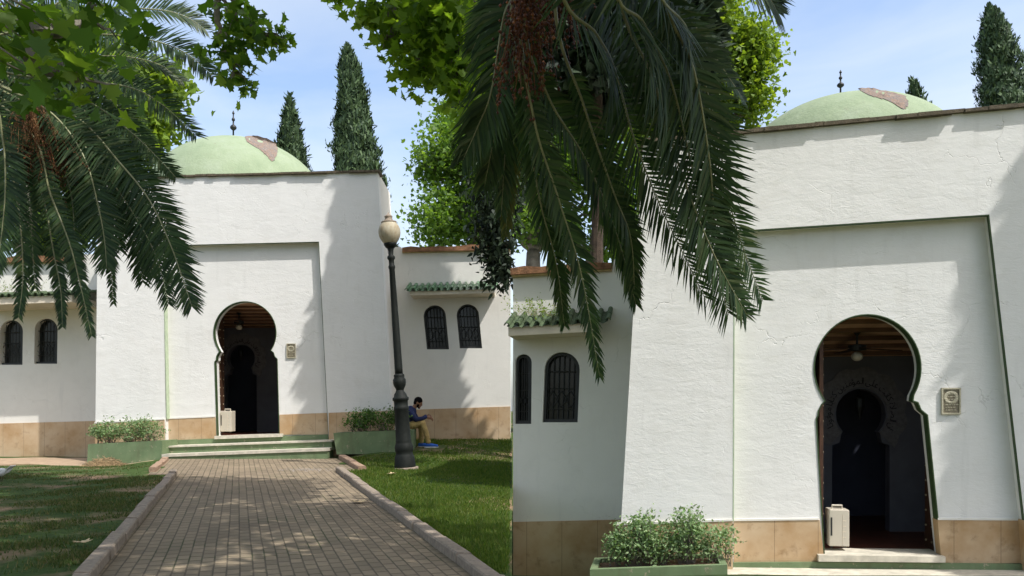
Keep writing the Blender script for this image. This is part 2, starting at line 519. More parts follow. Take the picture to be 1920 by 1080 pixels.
def ground_mat():
    t = NT('worn lawn soil')
    v = t.coord()
    f = t.noise(v, 0.8, 6, 0.62)
    f2 = t.noise(v, 9, 6, 0.7)
    c1 = t.ramp(f2, [(0.3, (0.17, 0.115, 0.07)), (0.7, (0.30, 0.21, 0.13))])
    c2 = t.ramp(f2, [(0.3, (0.030, 0.055, 0.014)), (0.7, (0.065, 0.10, 0.028))])
    t.base(t.mix(t.ramp(f, [(0.36, 0.0), (0.50, 1.0)]), c1, c2))
    nb = t.bump(f2, 0.6, 0.05)
    return t.fin(0.95, nb, 0.1)
M['ground'] = ground_mat()
M['kerb'] = simple('worn granite kerb', (0.255, 0.205, 0.155), 0.85, 0.25, 18, 0.5, dist=0.015)
M['kerb_brick'] = simple('reddish kerb block', (0.30, 0.20, 0.135), 0.85, 0.25, 14, 0.5, dist=0.015)
M['dirt'] = simple('trodden earth', (0.34, 0.245, 0.16), 0.95, 0.2, 6, 0.6, dist=0.02)
M['court'] = simple('court paving', (0.24, 0.20, 0.15), 0.9, 0.2, 4, 0.3)
# ------------------------------------------------------------------ ground
def sstep(a, b, x):
    t = np.clip((np.asarray(x, dtype=float) - a) / (b - a), 0, 1)
    return t * t * (3 - 2 * t)
def path_x(Y): return 0.46 - 0.342 * Y            # centre line of the oblique path
def gz(X, Y):
    X = np.asarray(X, dtype=float); Y = np.asarray(Y, dtype=float)
    z = 0.016 * np.clip(Y, -10, 22)
    d = X - path_x(Y)
    z = z + 0.33 * sstep(16.0, 21.2, Y) * sstep(1.7, 3.0, d)
    z = z - 0.17 * sstep(15.0, 19.5, Y) * sstep(1.8, 3.6, -d)
    rough = 0.012 * np.sin(X * 3.1 + Y * 1.3) * np.sin(Y * 2.3 - X * 0.7) * (np.abs(d) > 1.75)
    return z + rough
COURT_Z = -1.25
def ground():
    xs = np.unique(np.concatenate([np.linspace(-400, -30, 12), np.linspace(-30, -0.001, 110), np.linspace(0.001, 30, 50), np.linspace(30, 400, 12)]))
    ys = np.unique(np.concatenate([np.linspace(-400, -12, 12), np.linspace(-12, 6.399, 40), np.linspace(6.401, 26, 110), np.linspace(26, 900, 14)]))
    X, Y = np.meshgrid(xs, ys)
    Z = gz(X, Y)
    court = (X > 0) & (Y > 6.4) & (Y < 26) & (X < 31)
    Z = np.where(court, COURT_Z, Z)
    nx, ny = len(xs), len(ys)
    idx = np.arange(nx * ny).reshape(ny, nx)
    f = np.stack([idx[:-1, :-1], idx[:-1, 1:], idx[1:, 1:], idx[1:, :-1]], -1).reshape(-1, 4)
    o = build("ground", np.stack([X, Y, Z], -1).reshape(-1, 3), f, M['ground'], None, True)
    structure(o)
ground()

PA = math.atan2(0.342, 1.0)                         # heading of the path
def sheet(name, rows, mat, lift=0.006, rot=True):
    """rows: list of (Y, Xleft, Xright); sheet lying on the path slope"""
    vs = []; fs = []
    nx = 9
    Ys = []
    for (y0, l0, r0), (y1, l1, r1) in zip(rows[:-1], rows[1:]):
        n = max(2, int((y1 - y0) / 0.4))
        for k in range(n):
            t = k / n
            Ys.append((y0 + (y1 - y0) * t, l0 + (l1 - l0) * t, r0 + (r1 - r0) * t))
    Ys.append(rows[-1])
    for (y, l, r) in Ys:
        for k in range(nx):
            x = l + (r - l) * k / (nx - 1)
            vs.append((x, y, 0.016 * min(y, 22) + lift))
    for i in range(len(Ys) - 1):
        for k in range(nx - 1):
            a = i * nx + k
            fs.append((a, a + 1, a + nx + 1, a + nx))
    me_o = build(name, vs, fs, mat, None, True, loc=(path_x(0), 0, 0))
    if rot:
        me_o.rotation_euler = (0, 0, PA)
        me_o.data.transform(Matrix.Rotation(-PA, 4, 'Z'))
    return me_o
HWL, HWR = 1.58, 1.40
structure(sheet("path", [(-8, path_x(-8) - HWL, path_x(-8) + HWR), (14.75, path_x(14.75) - HWL, path_x(14.75) + HWR)], M['paving'], 0.006))
structure(sheet("path_apron", [(14.752, path_x(14.75) - HWL - .55, path_x(14.75) + HWR + .0), (15.4, path_x(15.4) - HWL - .55, path_x(15.4) + HWR + .05), (15.41, path_x(15.4) - HWL - .55, path_x(15.4) + HWR + .45), (18.75, path_x(18.75) - HWL - .5, path_x(18.75) + HWR + .45)], M['paving'], 0.006))

def kerb(side, y0, y1, hw, w=0.14, h=0.095, L=0.9, mat='kerb', lift=0.0, seed=1):
    rnd = random.Random(seed)
    mb = MB()
    y = y0
    while y < y1 - 0.05:
        l = min(L * rnd.uniform(0.9, 1.1), y1 - y)
        a, b = y + 0.006, y + l - 0.006
        o1, o2 = rnd.uniform(-.012, .012), rnd.uniform(-.012, .012)
        hh = h + rnd.uniform(-.012, .012)
        i0, i1 = (path_x(a) + side * hw + o1), (path_x(b) + side * hw + o2)
        z0, z1 = 0.016 * a, 0.016 * b
        c = 0.014
        # bevelled block: profile across, swept along the path
        def prof(x, z, yy):
            return [(x, yy, z - 0.1), (x, yy, z + hh - c), (x + side * c, yy, z + hh), (x + side * (w - c), yy, z + hh), (x + side * w, yy, z + hh - c), (x + side * w, yy, z - 0.1)]
        vs = prof(i0, z0, a) + prof(i1, z1, b)
        fs = [(k, (k + 1) % 6, (k + 1) % 6 + 6, k + 6) for k in range(6)] + [(5, 4, 3, 2, 1, 0), (6, 7, 8, 9, 10, 11)]
        mb.add(vs, fs)
        y += l
    return structure(mb.build("kerb", M[mat]))
kerb(-1, -4.0, 14.72, HWL, seed=3)
kerb(1, -4.0, 15.35, HWR, seed=4)
kerb(-1, 15.3, 18.1, HWL + .46, 0.14, 0.085, 0.75, 'kerb_brick', seed=5)
kerb(1, 15.55, 18.5, HWR + .46, 0.16, 0.10, 1.0, 'kerb_brick', seed=6)

# retaining wall between the lawn and the lower court in front of the right-hand building
mb = MB(); mb.box(-0.22, -0.012, 6.3, 12.0, -1.4, 0.075)
structure(mb.build("retaining_wall", M['smooth_plaster']))
mb = MB(); mb.box(-0.012, 30.5, 6.17, 6.385, -1.4, 0.085)
structure(mb.build("retaining_wall", M['smooth_plaster']))

# trodden earth along the foot of the left wing
def earth():
    rnd = np.random.default_rng(5)
    xs = np.linspace(-15, -8.3, 60); vs = []; fs = []
    for i, x in enumerate(xs):
        y0 = 18.6 - 0.8 * (0.5 + 0.5 * math.sin(x * 1.7)) - 0.5 * math.sin(x * 0.9 + 2)
        for k in range(6):
            y = y0 + (21.0 - y0) * k / 5
            vs.append((x, y, float(gz(x, y)) + 0.02 - 0.035 * (k == 0)))
    for i in range(len(xs) - 1):
        for k in range(5):
            a = i * 6 + k
            fs.append((a, a + 6, a + 7, a + 1))
    structure(build("bare_earth", vs, fs, M['dirt'], None, True))
earth()

# ------------------------------------------------------------------ the two domed buildings
def arch_poly(x0, x1, ytop, ybot, sk=0.0, n=14):
    r = (x1 - x0) / 2; cx = (x0 + x1) / 2
    pts = [(x0 + sk, ybot)]
    for i in range(n + 1):
        a = math.pi - math.pi * i / n
        pts.append((cx + r * math.cos(a), ytop + r - r * math.sin(a)))
    pts.append((x1 + sk, ybot))
    return pts
def grow(poly, d):
    c = [sum(p[0] for p in poly) / len(poly), sum(p[1] for p in poly) / len(poly)]
    out = []
    n = len(poly)
    for i in range(n):
        p, a, b = poly[i], poly[i - 1], poly[(i + 1) % n]
        e1 = Vector((p[0] - a[0], p[1] - a[1])); e2 = Vector((b[0] - p[0], b[1] - p[1]))
        n1 = Vector((e1.y, -e1.x)).normalized(); n2 = Vector((e2.y, -e2.x)).normalized()
        m = n1 + n2
        m = m.normalized() if m.length > 1e-6 else n1
        k = d / max(0.5, m.dot(n1))
        out.append((p[0] + m.x * k, p[1] + m.y * k))
    return out

ARABIC = "ان الصلاة كانت على المؤمنين كتابا موقوتا"
FORMS = {'ا': (0xFE8D, 0xFE8E, 0, 0), 'ب': (0xFE8F, 0xFE90, 0xFE91, 0xFE92), 'ة': (0xFE93, 0xFE94, 0, 0), 'ت': (0xFE95, 0xFE96, 0xFE97, 0xFE98),
         'ص': (0xFEB9, 0xFEBA, 0xFEBB, 0xFEBC), 'ع': (0xFEC9, 0xFECA, 0xFECB, 0xFECC), 'ق': (0xFED5, 0xFED6, 0xFED7, 0xFED8), 'ك': (0xFED9, 0xFEDA, 0xFEDB, 0xFEDC),
         'ل': (0xFEDD, 0xFEDE, 0xFEDF, 0xFEE0), 'م': (0xFEE1, 0xFEE2, 0xFEE3, 0xFEE4), 'ن': (0xFEE5, 0xFEE6, 0xFEE7, 0xFEE8), 'و': (0xFEED, 0xFEEE, 0, 0),
         'ؤ': (0xFE85, 0xFE86, 0, 0), 'ى': (0xFEEF, 0xFEF0, 0, 0), 'ي': (0xFEF1, 0xFEF2, 0xFEF3, 0xFEF4), 'L': (0xFEFB, 0xFEFC, 0, 0)}
def shape_arabic(text):
    text = text.replace('لا', 'L')
    out = []
    for w in text.split(' '):
        prev = False
        for i, ch in enumerate(w):
            f = FORMS[ch]
            nxt = i + 1 < len(w) and f[2] != 0
            k = (3 if nxt else 1) if prev else (2 if nxt else 0)
            out.append(chr(f[k])); prev = nxt
        out.append(' ')
    return out
_glyph = {}
def glyph(ch):
    if ch not in _glyph:
        cu = bpy.data.curves.new("lettering_curve", 'FONT')
        cu.body = ch; cu.size = 1.0; cu.resolution_u = 2
        ob = bpy.data.objects.new("lettering_curve", cu)
        COL.objects.link(ob)
        dg = bpy.context.evaluated_depsgraph_get()
        me = ob.evaluated_get(dg).to_mesh()
        _glyph[ch] = ([tuple(v.co) for v in me.vertices], [tuple(p.vertices) for p in me.polygons])
        ob.evaluated_get(dg).to_mesh_clear()
        bpy.data.objects.remove(ob); bpy.data.curves.remove(cu)
    return _glyph[ch]
def arc_text(mb, pl, off, cx, cy, r, a0, a1, size):
    """lettering along an arc, right to left, a0 -> a1 in degrees (anticlockwise)"""
    seq = shape_arabic(ARABIC)
    ws = []
    for ch in seq:
        if ch == ' ': ws.append(0.22); continue
        xs = [v[0] for v in glyph(ch)[0]]
        ws.append(max(xs) - min(xs) + 0.01)
    tot = sum(ws)
    s = math.radians(a1 - a0) * r / tot
    pos = 0
    for ch, w in zip(seq, ws):
        if ch != ' ':
            vs, fs = glyph(ch)
            x1 = max(v[0] for v in vs)
            P = []
            for v in vs:
                along = pos + (x1 - v[0])
                a = math.radians(a0) + along * s / r
                rr = r + v[1] * size
                P.append(pl.p(cx + rr * math.cos(a), cy - rr * math.sin(a), off))
            mb.add(P, fs)
        pos += w

def building(c):
    pl = c['pl']; p = c['p']; s = c['s']            # s = photo pixels per metre on the facade
    base = pl.p(c['door_c'][0], c['base_y'], 0)
    B = thing("domed_building", c['label'], "building", (base.x, base.y, float(c['gz'])), "white domed buildings")
    n = pl.n
    TL, TR, BR, BL = c['tower']
    rTL, rTR, rBR, rBL = c['recess']
    d = c['rd']
    # tower front with its recessed panel
    mb = MB()
    mb.slab(pl, [[BL, TL, TR, BR, rBR, rTR, rTL, rBL]], 0, 0.32)
    mb.build("tower_front", M['plaster'], B)
    door = c['door']
    mb = MB()
    ov = 0.35 * s
    mb.slab(pl, [[(rBL[0] - 6, rBL[1]), (rTL[0] - 6, rTL[1] - 6), (rTR[0] + 6, rTR[1] - 6), (rBR[0] + 6, rBR[1])] , door], d, 0.30)
    mb.build("recess_panel", M['plaster'], B)
    # tower body behind
    T = c['depth']
    mb = MB()
    w = 0.35 * s
    td = c['tdepth']
    mb.slab(pl, [[BL, TL, (TL[0] + w, TL[1]), (BL[0] + w, BL[1])]], 0.322, td)
    mb.build("tower_side", M['smooth_plaster'], B)
    mb = MB()
    mb.slab(pl, [[(BR[0] - w, BR[1]), (TR[0] - w, TR[1]), TR, BR]], 0.322, td)
    mb.build("tower_side", M['smooth_plaster'], B)
    hi = c['hall_in'] * s
    o2 = td + 0.325
    for xa in (TL[0] + w * .3, TR[0] - hi):
        P4 = [pl.p(xa, BL[1], o2), pl.p(xa, TL[1] + .3 * s, o2), pl.p(xa + w, TL[1] + .3 * s, o2), pl.p(xa + w, BL[1], o2)]
        zt = pl.p(TL[0], TL[1] + .3 * s, 0).z
        P4[1].z = zt; P4[2].z = zt
        mb = MB(); mb.hexa(P4, n * (T - o2)); mb.build("hall_wall", M['smooth_plaster'], B)
    mb = MB()
    mb.slab(pl, [[(TL[0] + w, TL[1] + 0.25 * s), (TL[0] + w, TL[1] + 0.08 * s), (TR[0] - w, TR[1] + 0.08 * s), (TR[0] - w, TR[1] + 0.25 * s)]], 0.322, td)
    mb.build("tower_roof", M['smooth_plaster'], B)
    mb = MB()
    a1 = pl.p(TL[0] + w, 400, o2); b1 = pl.p(TR[0] - hi, 400, o2)
    zr = pl.p(TL[0], TL[1] + .3 * s, 0).z - .2
    a1.z = zr; b1.z = zr
    mb.hexa([a1, b1, b1 + Vector((0, 0, .18)), a1 + Vector((0, 0, .18))], n * (T - o2))
    zb = pl.p(BL[0], BL[1], 0).z
    a2 = a1 + n * (T - o2 + .003); b2 = b1 + n * (T - o2 + .003)
    mb.hexa([Vector((a2.x, a2.y, zb)), Vector((b2.x, b2.y, zb)), b2 + Vector((0, 0, .18)), a2 + Vector((0, 0, .18))], n * .3)
    mb.build("hall_roof", M['smooth_plaster'], B)
    # ragged parapet stones along the top
    rnd = random.Random(c['seed'])
    mb = MB()
    x = TL[0] - 0.04 * s
    th = c['cop']
    while x < TR[0]:
        l = rnd.uniform(0.10, 0.42) * s
        x2 = min(x + l, TR[0] + 0.05 * s)
        yy = lambda q: TL[1] + (TR[1] - TL[1]) * (q - TL[0]) / (TR[0] - TL[0])
        j = rnd.uniform(-0.22, 0.22) * th
        o = -rnd.uniform(0.045, 0.10)
        mb.slab(pl, [[(x, yy(x) + 0.15 * th), (x, yy(x) - th * .9 + j), (x2, yy(x2) - th * .9 + j * .6), (x2, yy(x2) + 0.15 * th)]], o, 0.5)
        x = x2 + 0.3
    mb.build("parapet_stones", M['parapet'], B)
    # green painted edges of the recess, right and top darkened for their shade
    g = c['trimw']
    mb = MB()
    mb.slab(pl, [[(rTR[0] - g, rTR[1] + g), (rTR[0] + .1, rTR[1] + g), (rBR[0] + .1, rBR[1]), (rBR[0] - g, rBR[1])]], 0.003, .05)
    mb.slab(pl, [[(rTL[0] + g, rTL[1] - .1), (rTR[0] - .1, rTR[1] - .1), (rTR[0] - .1, rTR[1] + g), (rTL[0] + g, rTL[1] + g)]], 0.003, .06)
    mb.build("recess_trim", M['green_trim'], B)
    mb = MB()
    mb.slab(pl, [[(rTL[0] - .1, rTL[1]), (rTL[0] + g, rTL[1]), (rBL[0] + g, c['trim_bot']), (rBL[0] - .1, c['trim_bot'])]], -0.003, d)
    mb.build("recess_trim", M['pale_green'], B)
    # door lining
    mb = MB()
    mb.slab(pl, [grow(door, 0.3), grow(door, -c['dg'])], d - 0.012, c.get('fd', 0.34))
    mb.build("door_frame", M['green_trim'], B)
    # threshold, tan stone skirting, green plinth
    mb = MB(); mb.slab(pl, [c['thresh']], d - 0.13, 0.6); mb.build("threshold", M['tread'], B)
    for q, off in c['bases']:
        mb = MB(); mb.slab(pl, [q], off, 0.2); mb.build("stone_base", M['base'], B)
    if 'ledge' in c:
        for q, off in c['ledge']:
            mb = MB(); mb.slab(pl, [q], off, 0.1); mb.build("base_ledge", M['smooth_plaster'], B)
    mb = MB(); mb.slab(pl, [c['plinth']], d - 0.06, 0.3); mb.build("plinth", M['green'], B)
    for q, off, dep, m in c['steps']:
        mb = MB(); mb.slab(pl, [q], off, dep); mb.build("step" if m == 'green' else "tread", M[m], B)
    # wings
    for wing, holes, bpoly, p, wd in c['wings']:
        mb = MB(); mb.slab(pl, [wing] + [h for h in holes], p, 0.35)
        mb.build("wing_wall", M['smooth_plaster'], B)
        # wing body: roof and back wall
        xs = [q[0] for q in wing]; ymin = min(q[1] for q in wing); ymax = max(q[1] for q in wing)
        x0, x1 = min(xs), max(xs)
        yt = max(sorted(q[1] for q in wing)[:4]) + 0.1 * s
        mb = MB()
        e = 0.3 * s
        mb.slab(pl, [[(x0 + e, yt + .2 * s), (x0 + e, yt), (x1 - e, yt), (x1 - e, yt + .2 * s)]], p + 0.352, wd)
        mb.slab(pl, [[(x0, ymax), (x0, yt), (x0 + e, yt), (x0 + e, ymax)]], p + 0.352, wd)
        mb.slab(pl, [[(x1 - e, ymax), (x1 - e, yt), (x1, yt), (x1, ymax)]], p + 0.352, wd)
        mb.slab(pl, [[(x0 + e, ymax), (x0 + e, yt + .2 * s), (x1 - e, yt + .2 * s), (x1 - e, ymax)]], p + 0.355 + wd, 0.25)
        mb.build("wing_body", M['smooth_plaster'], B)
        mb = MB(); mb.slab(pl, [bpoly], p - 0.025, 0.1); mb.build("stone_base", M['base'], B)
        for h in holes:
            f = MB(); f.slab(pl, [grow(h, 0.0), grow(h, -0.045 * s)], p + 0.10, 0.05)
            wo_ = f.build("window", M['iron'], B)
            g_ = MB(); g_.slab(pl, [grow(h, 0.03 * s)], p + 0.24, 0.02)
            g_.build("pane", M['glass'], wo_)
            gr = MB()
            x0_, x1_ = h[0][0], h[-1][0]
            yt_ = min(q[1] for q in h); yb_ = h[0][1]
            xt0 = min(q[0] for q in h[1:-1]); xt1 = max(q[0] for q in h[1:-1])
            k = 7
            r_ = 0.008
            for i in range(1, k):
                t = i / k
                xb = x0_ + (x1_ - x0_) * t; xt = xt0 + (xt1 - xt0) * t
                hh = (xt1 - xt0) / 2
                yy = yt_ + hh - math.sqrt(max(0, hh * hh - (xt - (xt0 + xt1) / 2) ** 2))
                gr.bar(pl.p(xb, yb_, p + .17), pl.p(xt, yy, p + .17), r_)
            for t in (0.18, 0.48, 0.72):
                y_ = yb_ + (yt_ - yb_) * t
                gr.bar(pl.p(x0_ + (xt0 - x0_) * t, y_, p + .165), pl.p(x1_ + (xt1 - x1_) * t, y_, p + .165), r_)
            mx = (x0_ + x1_ + xt0 + xt1) / 4; my = yb_ + (yt_ - yb_) * 0.33; q = (x1_ - x0_) * 0.16
            for cxm in (mx - q * 1.6, mx + q * 1.6, mx):
                ring = [pl.p(cxm, my - q * 1.5, p + .15), pl.p(cxm + q, my, p + .15), pl.p(cxm, my + q * 1.5, p + .15), pl.p(cxm - q, my, p + .15), pl.p(cxm, my - q * 1.5, p + .15)]
                gr.tube(ring, r_, 6)
            gr.build("grille", M['iron'], wo_)
    for q, off, m in c['copings']:
        if m == 'coping':
            bl_, tl_, tr_, br_ = q
            k_ = max(6, int((tr_[0] - tl_[0]) / (0.22 * s)))
            rj_ = lambda a: rnd.uniform(-a, a)
            top_e = [(tl_[0] + (tr_[0] - tl_[0]) * (i + rj_(.3) * (0 < i < k_)) / k_, tl_[1] + (tr_[1] - tl_[1]) * i / k_ + rj_(.022 * s)) for i in range(k_ + 1)]
            q = [bl_] + top_e + [br_]
        mb = MB(); mb.slab(pl, [q], off, 0.5); mb.build("coping", M[m], B)
    # tiled window hoods
    for hd in c['hoods']:
        x0, x1, yl0, yl1, nt, cd, fh, ex, p = hd          # lower tile edge from (x0,yl0) to (x1,yl1)
        of = p - cd
        m_ = MB()
        fx0, fx1 = x0 + ex[0], x1 + ex[1]
        lin = lambda q: yl0 + (yl1 - yl0) * (q - x0) / (x1 - x0)
        m_.slab(pl, [[(fx0, lin(fx0) + fh), (fx0, lin(fx0) + 1), (fx1, lin(fx1) + 1), (fx1, lin(fx1) + fh)]], of + 0.06, cd - 0.04)
        hood = m_.build("window_hood", M['soffit'], B)
        ti = MB()
        rise = 0.27
        rr_ = (x1 - x0) / nt / s * 0.31
        rn = random.Random(int(x0 * 7 + 5))
        for i in range(nt + 1):
            px = x0 + (x1 - x0) * i / nt
            a = pl.p(px, lin(px) - 1, of - 0.02 + rn.uniform(-.02, .02))
            b = a + n * (cd + 0.0) + Vector((0, 0, rise + rn.uniform(-.015, .015)))
            ax = (b - a).normalized(); up = pl.u.cross(ax); up = up if up.z > 0 else -up
            seg = 8
            rj = rr_ * rn.uniform(0.93, 1.08)
            for k in range(2):                       # two courses of barrel tiles
                s0 = a + (b - a) * (0.5 * k) + up * (0.012 * (k == 0)); e0 = a + (b - a) * (0.5 * k + 0.54) - up * 0.004
                vs = []
                for P_, R_ in ((s0, rj * 1.06), (e0, rj * 0.94)):
                    for rad in (R_, R_ - 0.014):
                        for j in range(seg + 1):
                            an = math.pi * j / seg
                            vs.append(P_ + pl.u * (math.cos(an) * rad) + up * (math.sin(an) * rad * 1.1))
                m1 = seg + 1
                fs = []
                for j in range(seg):
                    fs.append((j, j + 1, 2 * m1 + j + 1, 2 * m1 + j))
                    fs.append((m1 + j + 1, m1 + j, 3 * m1 + j, 3 * m1 + j + 1))
                    fs.append((j + 1, j, m1 + j, m1 + j + 1))
                ti.add(vs, fs)
            if i < nt:                               # pan tile between
                px2 = x0 + (x1 - x0) * (i + 1) / nt
                a2 = pl.p(px2, lin(px2) - 1, of + 0.02)
                b2 = a2 + n * (cd - .04) + Vector((0, 0, rise))
                mid0 = (a + a2) / 2 - Vector((0, 0, 0.03)); mid1 = (b + b2) / 2 - Vector((0, 0, 0.03))
                ti.add([a, mid0, a2, b2, mid1, b], [(0, 1, 4, 5), (1, 2, 3, 4)])
        ti.build("roof_tiles", M[ex[2]], hood)
    # dome
    ecx, etop, erx, ery, eoff = c['dome']
    C0 = pl.p(ecx, etop + ery, eoff)
    D = C0.y
    a_ = erx * D / F; b_ = ery * D / F
    mb = MB()
    mb.ellipsoid(C0, (a_, a_, b_), 64, 40)
    dm = mb.build("dome", M['dome'], B, True)
    o = cam.location
    def hit(px, py, lift=0.0):
        dirv = (W(px, py, 10) - Vector((0, 0, EYE)))
        o_ = Vector((0, 0, EYE)) - C0
        A = (dirv.x ** 2 + dirv.y ** 2) / a_ ** 2 + dirv.z ** 2 / b_ ** 2
        Bq = 2 * ((o_.x * dirv.x + o_.y * dirv.y) / a_ ** 2 + o_.z * dirv.z / b_ ** 2)
        Cq = (o_.x ** 2 + o_.y ** 2) / a_ ** 2 + o_.z ** 2 / b_ ** 2 - 1
        disc = Bq * Bq - 4 * A * Cq
        t = (-Bq - math.sqrt(max(disc, 0))) / (2 * A)
        P_ = Vector((0, 0, EYE)) + dirv * t
        return C0 + (P_ - C0) * (1 + lift)
    # patch where the paint has come off: its outline kept on the curved surface
    pp = []
    pol = c['patch']
    rn = random.Random(4)
    for i in range(len(pol)):
        a, b = pol[i], pol[(i + 1) % len(pol)]
        for k in range(5):
            t = k / 5
            j = 0 if k == 0 else rn.uniform(-.05, .05) * s * 0.5
            pp.append((a[0] + (b[0] - a[0]) * t + j, a[1] + (b[1] - a[1]) * t + j * .6))
    pts2 = [Vector(q) for q in pp]
    npt = len(pts2)
    xs = [q.x for q in pts2]; ys = [q.y for q in pts2]
    st = (max(xs) - min(xs)) / 14
    x = min(xs)
    while x < max(xs):
        y = min(ys)
        while y < max(ys):
            q = (x + rn.uniform(-.3, .3) * st, y + rn.uniform(-.3, .3) * st)
            ins = False
            for i in range(npt):
                a, b = pp[i], pp[i - 1]
                if (a[1] > q[1]) != (b[1] > q[1]) and q[0] < (b[0] - a[0]) * (q[1] - a[1]) / (b[1] - a[1]) + a[0]: ins = not ins
            if ins: pts2.append(Vector(q))
            y += st
        x += st
    vo, _, fo, *_r = geometry.delaunay_2d_cdt(pts2, [], [list(range(npt))], 1, 1e-4)
    top = [hit(q.x, q.y, 0.004) for q in vo]; bot = [hit(q.x, q.y, -0.01) for q in vo]
    m_ = MB()
    m_.add(top, [tuple(f) for f in fo])
    m_.build("bare_patch", M['patch'], dm, True)
    # finial
    fx, fy0, fy1 = c['finial']
    D2 = C0.y
    k = D2 / F
    bp = W(fx, fy1, D2)
    H = (fy1 - fy0) * k
    fr = c['fr'] * k
    mb = MB()
    mb.lathe(bp - Vector((0, 0, .3)), (0, 0, 1), [(0, .25 * fr), (.3 + H * .18, .25 * fr), (.3 + H * .2, .5 * fr), (.3 + H * .26, .95 * fr), (.3 + H * .32, 1.0 * fr), (.3 + H * .38, .7 * fr), (.3 + H * .42, .25 * fr), (.3 + H * .56, .22 * fr), (.3 + H * .58, .45 * fr), (.3 + H * .63, .52 * fr), (.3 + H * .68, .4 * fr), (.3 + H * .70, .2 * fr), (.3 + H * .84, .18 * fr), (.3 + H * .87, .4 * fr), (.3 + H * .9, .35 * fr), (.3 + H, .04 * fr)], 12)
    mb.build("finial", M['iron'], B, True)
    # interior
    dx, dy, dr = c['door_c']
    ks = dr / 101.0                                    # measured on the larger view
    ix = lambda x: dx + (x - 1627) * ks
    iy = lambda y: dy + (y - 690) * ks
    bo = c['in_off']
    cN = (ix(1614), iy(776)); rN = 47 * ks
    hole = []
    hole.append((ix(1560), iy(1040)))
    hole += [(ix(1560), iy(835)), (ix(1574), iy(830)), (ix(1578), iy(812))]
    for i in range(19):
        a = math.radians(225 - 270 * i / 18)
        hole.append((cN[0] + rN * math.cos(a), cN[1] - rN * math.sin(a)))
    hole += [(ix(1650), iy(812)), (ix(1654), iy(830)), (ix(1668), iy(835)), (ix(1668), iy(1040))]
    mb = MB()
    L_, R_ = dx - 330 * ks, dx + 330 * ks
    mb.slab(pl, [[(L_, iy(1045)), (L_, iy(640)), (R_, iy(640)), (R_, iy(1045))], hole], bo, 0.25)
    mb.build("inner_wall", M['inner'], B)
    # scalloped band around the niche
    sc = []
    for i in range(91):
        a = math.radians(225 - 270 * i / 90)
        r = (82 + 7 * abs(math.sin(math.radians(i / 90 * 180 * 8.5)))) * ks
        sc.append((cN[0] + r * math.cos(a), cN[1] - r * math.sin(a)))
    inn = []
    for i in range(41):
        a = math.radians(-45 + 270 * i / 40)
        inn.append((cN[0] + (rN + 3 * ks) * math.cos(a), cN[1] - (rN + 3 * ks) * math.sin(a)))
    mb = MB(); mb.slab(pl, [sc + inn], bo - 0.03, 0.03)
    band = mb.build("arch_band", M['relief'], B)
    mb = MB()
    arc_text(mb, pl, bo - 0.036, cN[0], cN[1], 56 * ks, -28, 208, 17 * ks)
    mb.build("lettering", M['letter'], band)
    # room surfaces
    mb = MB()
    mb.slab(pl, [[(L_, iy(1046)), (L_, iy(1040)), (R_, iy(1040)), (R_, iy(1046))]], d + 0.31, 6.0 - d)
    mb.build("inner_floor", M['floor'], B)
    mb = MB()
    ceil_back = pl.p(dx, iy(668), bo)
    zc = ceil_back.z
    o1 = d + 0.36
    a = pl.p(L_, iy(640), o1); b = pl.p(R_, iy(640), o1)
    zf = pl.p(dx, dy - dr, d).z + 0.10
    a.z = zf; b.z = zf
    sl = Vector((0, 0, (zc - zf) / (bo - o1)))
    nn = n + sl
    mb.hexa([a, b, b + Vector((0, 0, .15)), a + Vector((0, 0, .15))], nn * (bo - o1 - 0.002))
    ce = mb.build("ceiling", M['ceil'], B)
    mb = MB()
    q = 0.35
    while q < bo - o1 - 0.1:
        mb.hexa([a + nn * q - Vector((0, 0, .05)), b + nn * q - Vector((0, 0, .05)), b + nn * q - Vector((0, 0, .003)), a + nn * q - Vector((0, 0, .003))], nn * 0.06)
        q += 0.36
    mb.build("beam", M['beam'], ce)
    mb = MB()
    for xx in (L_, R_):
        mb.slab(pl, [[(xx - 6 * ks, iy(1045)), (xx - 6 * ks, iy(560)), (xx, iy(560)), (xx, iy(1045))]], d + 0.31, bo + 1.75)
    mb.slab(pl, [[(L_, iy(1045)), (L_, iy(640)), (R_, iy(640)), (R_, iy(1045))]], bo + 2.0, 0.1)
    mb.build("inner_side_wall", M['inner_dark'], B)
    # open door leaves, studded
    for side in (-1, 1):
        jx = c['leaf'][0] if side < 0 else c['leaf'][1]
        e0 = pl.p(jx, c['thresh_y'] - 2, d + 0.33); e1 = pl.p(jx, iy(600), d + 0.33)
        e1.x, e1.y = e0.x, e0.y
        e0 = e0 + pl.u * (0.03 * side); e1 = e1 + pl.u * (0.03 * side)
        mb = MB()
        w_ = pl.u * (0.05 * side)
        mb.hexa([e0, e0 + w_, e1 + w_, e1], n * 0.62)
        lf = mb.build("door_leaf", M['wood'], B)
        st_ = MB()
        H = e1.z - e0.z
        for a_i in range(15):
            for qd in (0.07, 0.30, 0.55):
                P_ = e0 + Vector((0, 0, H * (a_i + .5) / 15)) + n * qd - pl.u * (0.006 * side)
                st_.ellipsoid(P_, (0.016, 0.016, 0.016), 8, 5)
        st_.build("studs", M['stud'], lf)
    # hanging dark lantern in the niche
    lo = bo + 0.6
    q0 = pl.p(ix(1612), iy(735), lo); q1 = pl.p(ix(1612), iy(786), lo)
    L = thing("hanging_lantern", c['lantern_label'], "lantern", q1, "dark pendant lanterns inside the doorways")
    H = q0.z - q1.z
    r = 9.5 * ks * (q0.y / F)
    mb = MB(); mb.lathe(q1, (0, 0, 1), [(0, .02), (.08 * H, .25 * r), (.25 * H, .6 * r), (.45 * H, r), (.75 * H, .95 * r), (.85 * H, .5 * r), (H, .2 * r)], 8)
